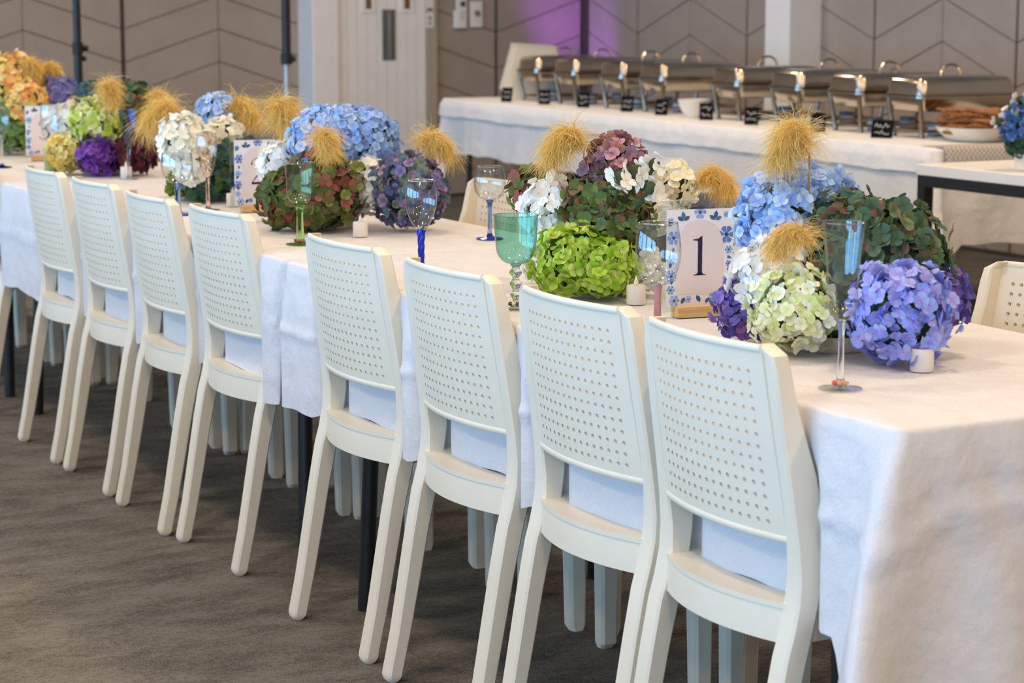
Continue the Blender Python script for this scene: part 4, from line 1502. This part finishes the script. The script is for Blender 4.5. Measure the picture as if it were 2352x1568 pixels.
def number_sign(num, x, y, rot, label):
    t = thing('table_number_sign', label, 'sign', (x, y, 0.752), rot, 'table number signs')
    # front faces -y in local space
    fix_normals(MB().rbox(-0.048, 0.048, -0.017, 0.017, 0, 0.0205, 0.0012, 2, 0.0008).build('wooden_base', M_wood, t))
    MB().box(-0.078, 0.078, -0.0015, 0.0015, 0.010, 0.212).build('acrylic_sheet', M_acrylic, t, smooth=False)
    c = MB()
    zc0 = 0.020
    W, H = CARD_W / 2, CARD_H
    c.box(-W, W, -0.0024, -0.0018, zc0, zc0 + H, lin((232, 230, 236)))
    card = c.build('card', M_attr, t, smooth=False)
    # printed artwork: arch, flowers, leaves, digit; each layer a hair's breadth above the other
    a = MB()
    aw = 0.0465
    z0, zs = zc0 + 0.021, zc0 + 0.108
    poly = [(-aw, z0), (aw, z0)] + [(aw * math.cos(PI * k / 24), zs + aw * 1.02 * math.sin(PI * k / 24)) for k in range(25)]
    r = random.Random(50 + num)
    pr = MB()
    BL = [lin(q) for q in ((112, 146, 214), (134, 166, 226), (96, 128, 200), (150, 180, 232), (124, 170, 214))]
    DK = [lin(q) for q in ((52, 92, 128), (40, 74, 110), (74, 116, 150))]
    def inside_card(px, pz, m):
        return abs(px) < W - m and zc0 + m < pz < zc0 + H - m
    def in_arch(px, pz, m):
        if pz < z0 - m or abs(px) > aw + m:
            return False
        return pz < zs or math.hypot(px, pz - zs) < aw + m
    def clampc(px, pz):
        return max(-W, min(W, px)), max(zc0, min(zc0 + H, pz))
    def flower(px, pz, R):
        col = r.choice(BL)
        for k in range(6):
            a0 = 2 * PI * k / 6 + r.uniform(-.1, .1)
            pts = [(0, 0)]
            for q in (-0.42, -0.2, 0.0, 0.2, 0.42):
                rr = R * (1.0 - 0.12 * abs(q) / 0.42)
                pts.append((rr * math.cos(a0 + q), rr * math.sin(a0 + q)))
            f = r.uniform(0.85, 1.1)
            pr.add([(clampc(px + u, pz + v)[0], -0.00255 - 0.00001 * k, clampc(px + u, pz + v)[1]) for u, v in pts], [tuple(range(len(pts)))], tuple(min(1, w * f) for w in col))
        pts = [(0.22 * R * math.cos(PI * k / 4), 0.22 * R * math.sin(PI * k / 4)) for k in range(8)]
        pr.add([(clampc(px + u, pz + v)[0], -0.00275, clampc(px + u, pz + v)[1]) for u, v in pts], [tuple(range(8))], lin((40, 58, 120)))
    def leaf(px, pz, L, ang):
        col = r.choice(DK)
        pts = [(0, 0), (0.3, 0.24), (0.65, 0.26), (1, 0), (0.65, -0.26), (0.3, -0.24)]
        ca, sa = math.cos(ang), math.sin(ang)
        pts = [clampc(px + L * (u * ca - v * sa), pz + L * (u * sa + v * ca)) for u, v in pts]
        pr.add([(u, -0.00285, v) for u, v in pts], [tuple(range(6))], col)
    spots = [(-0.052, 0.125, .0135), (0.053, 0.128, .0165), (0.0, 0.170, .0125), (-0.056, 0.085, .010), (0.056, 0.040, .014), (-0.050, 0.010, .011), (0.030, 0.011, .013), (-0.056, 0.055, .012),
             (-0.022, 0.012, .007), (0.058, 0.10, .008), (0.058, 0.075, .006), (-0.058, 0.155, .007), (0.052, 0.165, .006), (-0.034, 0.160, .006), (-0.057, 0.030, .009)]
    for (px, pz, R) in spots:
        flower(px, zc0 + pz, R)
    for (px, pz, L, ang) in ((-0.032, 0.158, .015, 100), (-0.032, 0.156, .014, 35), (-0.033, 0.156, .014, 150), (0.030, 0.158, .015, 80), (0.030, 0.156, .014, 20), (0.030, 0.156, .014, 145),
                             (-0.062, 0.146, .014, 60), (0.056, 0.090, .015, -60), (0.055, 0.062, .012, 40), (-0.052, 0.108, .011, -100), (0.002, 0.006, .015, 120), (0.012, 0.004, .012, 50), (-0.036, 0.004, .014, 60),
                             (0.048, 0.004, .013, 20), (-0.06, 0.07, .011, 70), (-0.055, 0.040, .011, 100), (0.046, 0.008, .011, 150), (0.06, 0.022, .011, 100)):
        leaf(px, zc0 + pz, L, math.radians(ang))
    pr.build('floral_print', M_attr, card, smooth=False)
    a.add([(u, -0.0030, v) for u, v in poly], [tuple(range(len(poly)))], lin((226, 214, 212)))
    a.build('arch_print', M_attr, card, smooth=False)
    d = MB()
    S = 0.072
    for V, F in digit(num):
        d.add([(u * S, -0.0033, zc0 + 0.055 + v * S) for u, v in V], F, NAVY)
    d.build('number_print', M_attr, card, smooth=False)
    return t


number_sign(1, 0.339, 1.026, math.radians(-8), 'clear table number sign with floral card reading 1 on a pine block')
number_sign(2, 0.359, 3.275, math.radians(-8), 'table number sign reading 2, half hidden behind flowers')
number_sign(3, 0.385, 5.452, math.radians(-8), 'table number sign reading 3 at the far end')

# ------------------------------------------------------------------ buffet
BA = math.atan(0.0558)              # the buffet stands slightly askew
B0 = Vector((3.62, 4.43, 0))
ex = Vector((math.cos(BA), -math.sin(BA), 0))
ey = Vector((math.sin(BA), math.cos(BA), 0))


def buf(u, v, z=0.0):
    p = B0 + ex * u + ey * v
    return (p.x, p.y, z)


BL_, BW_ = 4.95, 0.82
for k, lab in enumerate(('black legged folding table under the near half of the buffet cloth', 'black legged folding table under the far half of the buffet cloth')):
    t = thing('folding_table', lab, 'table', buf(0, k * BL_ / 2), -BA, 'folding tables under the buffet')
    MB().rbox(0.012, BW_ - 0.012, 0.012, BL_ / 2 - 0.008, 0.70, 0.742, 0.02).build('tabletop', M_white, t)
    for lx in (0.09, BW_ - 0.09):
        for ly in (0.2, BL_ / 2 - 0.2):
            MB().tube([(lx, ly, 0.70), (lx, ly, 0)], 0.0165, 12).build('leg', M_dark, t)


def bhem(side, s, x, y):
    if len(side) == 2:
        return 0.20 if side in ('WS', 'NW') else 0.35
    if side == 'W':
        e = min(s - 0.0, BL_ - s)
        return 0.44 + 0.012 * noise1(s, 2) - 0.24 * (1 - sm(0, 0.14, e))
    if side == 'S':
        return 0.37 - 0.17 * (1 - sm(0, 0.12, x)) + 0.01 * noise1(s, 1)
    return 0.42


def bdisp(p, z):
    x, y, nx, ny, side, s = p
    d = 0.75 - z
    w = 0.020 * noise1(s * 1.4, 1.3) * sm(0.05, 0.3, d) + 0.02 * d
    if len(side) == 2:
        w = 0.05 * d + 0.10 * d
    return nx * w, ny * w, 0


bc = cloth('buffet_cloth', M_cloth2, 0, BW_, 0, BL_, 0.75, bhem, bdisp, 0.05, 10, 0.03)
bc.location = B0
bc.rotation_euler = (0, 0, -BA)
tag(bc, 'long white cloth hanging over the buffet tables along the wall', 'tablecloth')


def ohem(side, s, x, y):
    return 0.655 + 0.006 * noise1(s, 8)


def odisp(p, z):
    x, y, nx, ny, side, s = p
    d = 0.755 - z
    w = 0.010 + 0.12 * d + 0.005 * noise1(s * 1.8, 5) * sm(0, 0.1, d)
    return nx * w, ny * w, 0


oc = cloth('overlay_cloth', M_cloth2, -0.004, BW_ + 0.004, 0.035, BL_ + 0.004, 0.7535, ohem, odisp, 0.06, 4, 0.03)
oc.location = B0
oc.rotation_euler = (0, 0, -BA)
tag(oc, 'short white overlay cloth with a hem just below the buffet edge', 'tablecloth')
ck = MB()
n = 14
rings = []
for k in range(n + 1):
    x = 0.035 + (BW_ - 0.05) * k / n
    w = 0.004 * noise1(x * 2, 3)
    rings.append([(x, 0.16, 0.7555), (x, 0.0, 0.7575), (x, -0.016, 0.745), (x, -0.022 + w, 0.70), (x, -0.026 + w, 0.655), (x, -0.023 + w, 0.655), (x, -0.018 + w, 0.70), (x, -0.013, 0.742), (x, 0.0, 0.7555)])
ck.loft(rings, True, True)
co = ck.build('checked_cloth', M_check, None, True, 50)
fix_normals(co)
co.location = B0
co.rotation_euler = (0, 0, -BA)
tag(co, 'finely checked grey cloth folded over the near end of the buffet', 'cloth')

# chafing dishes


def make_chafer():
    """long side along local x (towards the wall), width along y, origin at the middle of the base"""
    t = thing('chafing_dish', 'x', 'chafing dish')
    LX, WY = 0.242, 0.130
    def rr(hx, hy, r, z, seg=5):
        ring = []
        for cx, cy, a0 in ((hx - r, hy - r, 0), (-hx + r, hy - r, 90), (-hx + r, -hy + r, 180), (hx - r, -hy + r, 270)):
            for k in range(seg + 1):
                a = math.radians(a0 + 90 * k / seg)
                ring.append((cx + r * math.cos(a), cy + r * math.sin(a), z))
        return ring
    lid = MB().loft([rr(LX + 0.008, WY + 0.008, 0.035, 0.178), rr(LX + 0.008, WY + 0.008, 0.035, 0.183), rr(LX, WY, 0.035, 0.186), rr(LX - 0.003, WY - 0.003, 0.034, 0.228), rr(LX - 0.009, WY - 0.009, 0.032, 0.243),
                     rr(LX - 0.026, WY - 0.026, 0.028, 0.252), rr(LX - 0.07, WY - 0.05, 0.02, 0.258)]).build('lid', M_steel, t, True, 60)
    arch = [(0.052 * math.cos(PI * k / 12), 0, 0.256 + 0.046 * math.sin(PI * k / 12)) for k in range(13)]
    MB().tube(arch, 0.0055, 8).build('handle', M_steel, lid)
    MB().loft([rr(LX + 0.012, WY + 0.012, 0.036, 0.166), rr(LX + 0.012, WY + 0.012, 0.036, 0.174), rr(LX + 0.002, WY + 0.002, 0.034, 0.177)]).build('rim', M_steel, t, True, 50)
    MB().loft([rr(LX - 0.03, WY - 0.03, 0.03, 0.108), rr(LX - 0.014, WY - 0.014, 0.034, 0.114), rr(LX - 0.006, WY - 0.006, 0.034, 0.140), rr(LX - 0.004, WY - 0.004, 0.034, 0.168)]).build('water_pan', M_steel, t, True, 50)
    for sx in (-1, 1):
        for sy in (-1, 1):
            MB().tube([(sx * (LX - 0.005), sy * (WY - 0.012), 0.166), (sx * (LX - 0.015), sy * (WY - 0.02), 0.10), (sx * (LX - 0.03), sy * (WY - 0.03), 0.012), (sx * (LX - 0.03), sy * (WY - 0.03), 0.0)],
                      [0.009, 0.010, 0.011, 0.013], 10).build('leg', M_steel_dark, t)
    fr = MB()
    for sy in (-1, 1):
        fr.box(-LX + 0.03, LX - 0.03, sy * (WY - 0.03) - 0.004, sy * (WY - 0.03) + 0.004, 0.022, 0.034)
    for sx in (-1, 1):
        fr.box(sx * (LX - 0.03) - 0.004, sx * (LX - 0.03) + 0.004, -WY + 0.03, WY - 0.03, 0.022, 0.034)
    fr.build('stretcher', M_steel_dark, t, smooth=False)
    return t


CH_Y = [4.939, 5.391, 5.879, 6.423, 7.174, 7.616, 8.182, 8.661]
ch0 = None
for i, y in enumerate(CH_Y):
    x = 3.92 + 0.0558 * (y - 4.43)
    cx, cy = x + 0.235, y + 0.118 - 0.0558 * 0.235
    lab = 'stainless steel chafing dish with arched lid handle, %s from the near end of the buffet' % NUM[i]
    if i == 0:
        lab = 'stainless steel chafing dish nearest the camera, beside the bowl of brown sticks'
    if ch0 is None:
        ch0 = make_chafer()
        ch0.location = (cx, cy, 0.755)
        ch0.rotation_euler = (0, 0, -BA)
        tag(ch0, lab, None, 'chafing dishes along the buffet')
    else:
        dup(ch0, (cx, cy, 0.755), -BA, lab, 'chafing dishes along the buffet')

# fuel cans under the dishes
M_can = mat('blue_can_label', None, 0.4, attr=True)
can0 = None
k = 0
for i, y in enumerate(CH_Y):
    for du in (-0.07, 0.10):
        x = 3.92 + 0.0558 * (y - 4.43) + 0.235 + du
        yy = y + 0.118 - 0.0558 * (0.235 + du)
        lab = 'blue labelled fuel can under the %s chafing dish from the near end, %s' % (NUM[i], 'toward the front' if du < 0 else 'toward the wall')
        if can0 is None:
            t = thing('fuel_can', lab, 'can', (x, yy, 0.756), 0, 'fuel cans under the chafing dishes')
            mb = MB()
            B, W2, K = lin((96, 122, 152)), lin((186, 196, 208)), lin((40, 52, 70))
            for z0, z1, c in ((0.001, 0.012, B), (0.012, 0.040, W2), (0.040, 0.052, B)):
                mb.lathe([(0.034, z0), (0.034, z1)], 24, col=c)
            mb.lathe([(0.034, 0.0), (0.001, 0.0)], 24, col=B)
            mb.build('body', M_can, t)
            MB().lathe([(0.034, 0.052), (0.035, 0.055), (0.033, 0.057), (0.020, 0.054), (0.019, 0.058), (0.001, 0.058)], 24).build('lid', M_steel_dark, t)
            can0 = t
        else:
            dup(can0, (x, yy, 0.756), k * 0.7, lab)
        k += 1

# chalk board labels
M_slate = mat('chalk_board', (24, 25, 28), 0.95, spec=0.05, vary=(30, 0.15))
M_chalk = mat('white_chalk', (206, 208, 210), 0.8, vary=(200, 0.2))
signs = [(3.983, 8.715), (4.022, 8.338), (4.039, 7.93), (4.018, 7.43), (4.02, 7.06), (3.944, 6.571), (3.90, 6.12), (3.84, 5.516), (3.83, 5.05)]
for i, (x, y) in enumerate(signs):
    x = min(x, 3.92 + 0.0558 * (y - 4.43) - 0.075)
    t = thing('chalkboard_label', 'small black chalkboard dish label on the buffet, %s from the far end' % NUM[i], 'label', (x, y, 0.756), math.radians(-52 + 6 * ((i * 3) % 4)), 'chalkboard labels in front of the chafing dishes')
    w, h = (0.033, 0.080)
    if i == 8:
        w, h = 0.046, 0.074
    lean = 0.022
    b = MB().add([(-w, -0.004, 0), (w, -0.004, 0), (w, 0.0, 0), (-w, 0, 0), (-w, lean - 0.004, h), (w, lean - 0.004, h), (w, lean, h), (-w, lean, h)],
                 [(0, 1, 5, 4), (3, 7, 6, 2), (0, 4, 7, 3), (1, 2, 6, 5), (4, 5, 6, 7), (0, 3, 2, 1)])
    b.build('board', M_slate, t, smooth=False)
    MB().add([(-0.008, lean, h * 0.9), (0.008, lean, h * 0.9), (0.012, 0.04, 0), (-0.012, 0.04, 0), (-0.008, lean + 0.002, h * 0.9), (0.008, lean + 0.002, h * 0.9), (0.012, 0.042, 0), (-0.012, 0.042, 0)],
             [(0, 1, 2, 3), (7, 6, 5, 4), (0, 4, 5, 1), (2, 6, 7, 3), (1, 5, 6, 2), (0, 3, 7, 4)]).build('back_strut', M_slate, t, smooth=False)
    ch = MB()
    r = random.Random(i)
    for row in range(2):
        zc = h * (0.66 - 0.36 * row)
        x0 = -w * 0.7
        pts = []
        nn = 9
        for q in range(nn):
            pts.append((x0 + 2 * w * 0.68 * q / (nn - 1), zc + r.uniform(-0.008, 0.010), 0.0011))
        V, F = stroke(pts, 4)
        ch.add([(u, -0.0048 + lean * v / h, v) for u, v in V], F)
    ch.build('chalk_writing', M_chalk, t, smooth=False)

# bowls, plate and sticks, box
t = thing('bowl', 'white ceramic bowl between the chafing dishes behind a chalkboard label', 'bowl', (4.02, 6.80, 0.756))
MB().lathe([(0.001, 0), (0.038, 0), (0.040, 0.008), (0.060, 0.03), (0.074, 0.06), (0.080, 0.088), (0.077, 0.088), (0.070, 0.06), (0.055, 0.032), (0.001, 0.012)], 40).build('wall', M_ceramic, t)
MB().lathe([(0.036, -0.0005), (0.040, -0.0005), (0.040, 0.006), (0.036, 0.006)], 30).build('foot_ring', M_ceramic, t)
t = thing('bowl', 'low pale green dish between two chafing dishes', 'bowl', (3.93, 5.745, 0.756))
MB().lathe([(0.001, 0), (0.04, 0), (0.055, 0.015), (0.066, 0.045), (0.063, 0.045), (0.052, 0.018), (0.001, 0.008)], 36).build('wall', M_greenbowl, t)
MB().lathe([(0.036, -0.0005), (0.042, -0.0005), (0.042, 0.005), (0.036, 0.005)], 30).build('foot_ring', M_greenbowl, t)
PX, PY = 4.06, 4.715
t = thing('serving_bowl', 'wide shallow white serving bowl heaped with brown sticks at the buffet end', 'bowl', (PX, PY, 0.758))
MB().lathe([(0.001, 0), (0.105, 0), (0.125, 0.008), (0.152, 0.028), (0.168, 0.05), (0.172, 0.056), (0.168, 0.056), (0.148, 0.032), (0.12, 0.014), (0.001, 0.010)], 56).build('wall', M_ceramic, t)
MB().lathe([(0.10, -0.001), (0.106, -0.001), (0.106, 0.006), (0.10, 0.006)], 40).build('foot_ring', M_ceramic, t)
r = random.Random(3)
sticks = []
meshes = []
for k in range(5):
    L = 0.25 + 0.018 * k
    pts, rad = [], []
    for q in range(12):
        u = q / 11 - 0.5
        pts.append((u * L, 0.006 * math.sin(u * 5 + k), 0.004 * math.sin(u * 9 + k * 2)))
        rad.append((0.0105 + 0.003 * math.sin(q * 2.3 + k)) * (1 - 0.5 * abs(u * 2) ** 6))
    meshes.append(MB().tube(pts, rad, 9).mesh('bread_stick', M_bread, True, 60))
lay = 0
for layer, cnt in enumerate((9, 8, 7, 5, 3)):
    for k in range(cnt):
        o = bpy.data.objects.new('bread_stick', meshes[r.randrange(5)])
        COL.objects.link(o)
        span = 0.115 - 0.018 * layer
        off = -span + 2 * span * (k + 0.5) / cnt
        ang = math.radians(-34 + r.uniform(-17, 17) + (14 if layer % 2 else -8))
        o.location = (PX - off * math.sin(ang) + r.uniform(-0.012, 0.012), PY + off * math.cos(ang), 0.758 + 0.036 + 0.0205 * layer + r.uniform(-0.003, 0.003))
        o.rotation_euler = (r.uniform(-0.5, 0.5), math.radians(r.uniform(-4, 4)), ang)
        where = ['in the bottom layer', 'in the second layer', 'in the middle layer', 'just under the top three', 'on top'][layer]
        lab = 'brown baked stick %s of the bowl heap, %s from the front' % (where, NUM[k])
        if layer == 4:
            lab = 'brown baked stick lying on top of the serving bowl heap, %s of three' % ['nearest', 'middle', 'farthest'][k]
        tag(o, lab, 'bread stick', 'brown sticks heaped in the serving bowl')
t = thing('carton', 'tall cream upright carton at the far end of the buffet', 'box', buf(0.40, BL_ - 0.30, 0.756), -BA + math.radians(-14))
M_carton = mat('cream_card', (226, 218, 196), 0.7, vary=(8, 0.03))
hex_ = [(-0.09, 0.0), (0.10, 0.0), (0.17, 0.03), (0.17, 0.30), (-0.06, 0.315), (-0.13, 0.06)]
MB().prism(hex_, 'y', -0.10, 0.10).build('body', M_carton, t, smooth=False)
MB().prism([(-0.064, 0.3155), (0.171, 0.3005), (0.172, 0.306), (-0.062, 0.322)], 'y', -0.102, 0.102).build('top_flap', M_carton, t, smooth=False)
MB().box(0.1705, 0.1735, -0.09, 0.09, 0.04, 0.29).build('side_flap', M_carton, t, smooth=False)

# ------------------------------------------------------------------ black framed table at the right with a blue posy
t = thing('side_table', 'white topped table with a square black metal frame at the right edge', 'table', (3.078, 3.865, 0))
MB().rbox(0, 0.75, -1.5, 0, 0.712, 0.75, 0.004).build('tabletop', M_white, t)
MB().box(0.004, 0.044, -1.496, -0.004, 0.672, 0.712).build('frame_rail', M_dark, t, smooth=False)
MB().box(0.706, 0.746, -1.496, -0.004, 0.672, 0.712).build('frame_rail', M_dark, t, smooth=False)
MB().box(0.044, 0.706, -0.044, -0.004, 0.672, 0.712).build('frame_rail', M_dark, t, smooth=False)
MB().box(0.044, 0.706, -1.496, -1.456, 0.672, 0.712).build('frame_rail', M_dark, t, smooth=False)
for lx in (0.004, 0.706):
    for ly in (-0.044, -1.496):
        MB().box(lx, lx + 0.04, ly, ly + 0.04, 0.0, 0.672).build('leg', M_dark, t, smooth=False)
PAL['deep_blue'] = ([(70, 104, 170), (88, 122, 186), (56, 88, 150), (104, 140, 196), (64, 110, 140)], (60, 80, 140))
PAL['leafy'] = ([(62, 96, 70), (80, 116, 70), (50, 84, 76)], (60, 90, 60))
arr = arrangement(3.215, 3.45, [('deep_blue', 3.205, 3.45, 0.905, 0.072), ('deep_blue', 3.24, 3.44, 0.95, 0.05), ('leafy', 3.20, 3.46, 0.845, 0.05), ('big_white', 3.14, 3.50, 0.915, 0.022),
                                ('big_white', 3.155, 3.46, 0.955, 0.02), ('big_white', 3.20, 3.47, 0.99, 0.02)], [], 0.030,
                  'small deep blue hydrangea posy with white blossoms in a white pot at the right edge', 8, 150, 0.752)
for o in list(arr.children):
    if o.name.startswith('bowl') or o.name.startswith('foam_block'):
        me = (MB().lathe([(0.001, 0), (0.032, 0), (0.038, 0.04), (0.042, 0.07), (0.039, 0.07), (0.034, 0.04), (0.001, 0.01)], 30).mesh('pot', M_ceramic) if o.name.startswith('bowl')
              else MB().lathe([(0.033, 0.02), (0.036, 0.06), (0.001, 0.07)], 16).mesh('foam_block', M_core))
        o.data = me
        if o.name.startswith('bowl'):
            o.name = 'pot'

# ------------------------------------------------------------------ telescopic stands behind the tables
M_alu = mat('bare_aluminium', (176, 178, 182), 0.35, metal=0.6, vary=(20, 0.05))


def stand(x, y, label, zc, rad, silver):
    t = thing('telescopic_stand', label, 'stand', (x, y, 0), 0.4, 'black telescopic stands behind the tables')
    MB().tube([(0, 0, 0.35), (0, 0, zc)], rad * (0.68 if silver else 1.1), 16).build('lower_tube', M_alu if silver else M_dark, t)
    MB().tube([(0, 0, zc), (0, 0, 2.6)], rad, 16).build('upper_tube', M_dark, t)
    MB().lathe([(rad * 0.9, -0.03), (rad * 1.35, -0.028), (rad * 1.35, 0.03), (rad * 0.9, 0.034)], 18, (0, 0, zc)).build('collar', M_darkplastic, t)
    kn = MB().tube([(0.0, 0, zc), (0.028, -0.008, zc)], 0.007, 8)
    kn.tube([(0.028, -0.008, zc), (0.05, -0.014, zc)], 0.016, 12)
    if not silver:
        kn.tube([(0.02, -0.006, zc - 0.045), (0.038, -0.011, zc - 0.055)], 0.013, 10)
    kn.build('clamp_knob', M_darkplastic, t)
    for k in range(3):
        a = 2 * PI * k / 3
        MB().tube([(0.02 * math.cos(a), 0.02 * math.sin(a), 0.62), (0.40 * math.cos(a), 0.40 * math.sin(a), 0.012)], 0.011, 10).build('leg', M_dark, t)
        MB().tube([(0.02 * math.cos(a), 0.02 * math.sin(a), 0.36), (0.22 * math.cos(a), 0.22 * math.sin(a), 0.30)], 0.007, 8).build('brace', M_dark, t)
    return t


stand(1.432, 8.5, 'black telescopic pole with a clamp knob behind the far flowers', 1.085, 0.0195, False)
stand(2.762, 9.0, 'black telescopic pole with a bare silver lower tube before the white door', 1.005, 0.0245, True)
t = thing('uplight', 'small black floor lamp throwing purple light up the wall corner', 'lamp', (5.46, 10.40, 0.0))
MB().lathe([(0.001, 0.06), (0.06, 0.06), (0.07, 0.09), (0.07, 0.25), (0.064, 0.25), (0.064, 0.12), (0.001, 0.12)], 24).build('housing', M_darkplastic, t)
MB().box(-0.09, 0.09, -0.05, 0.05, 0.0, 0.012).build('base_plate', M_darkplastic, t, smooth=False)
for s in (-1, 1):
    MB().box(s * 0.082 - 0.006, s * 0.082 + 0.006, -0.02, 0.02, 0.012, 0.18).build('yoke', M_darkplastic, t, smooth=False)
MB().lathe([(0.001, 0.21), (0.063, 0.21), (0.063, 0.214), (0.001, 0.214)], 24).build('lens', mat('purple_lens', (120, 40, 220), 0.2, vary=(20, .1), emit=((130, 40, 255), 3.0)), t)
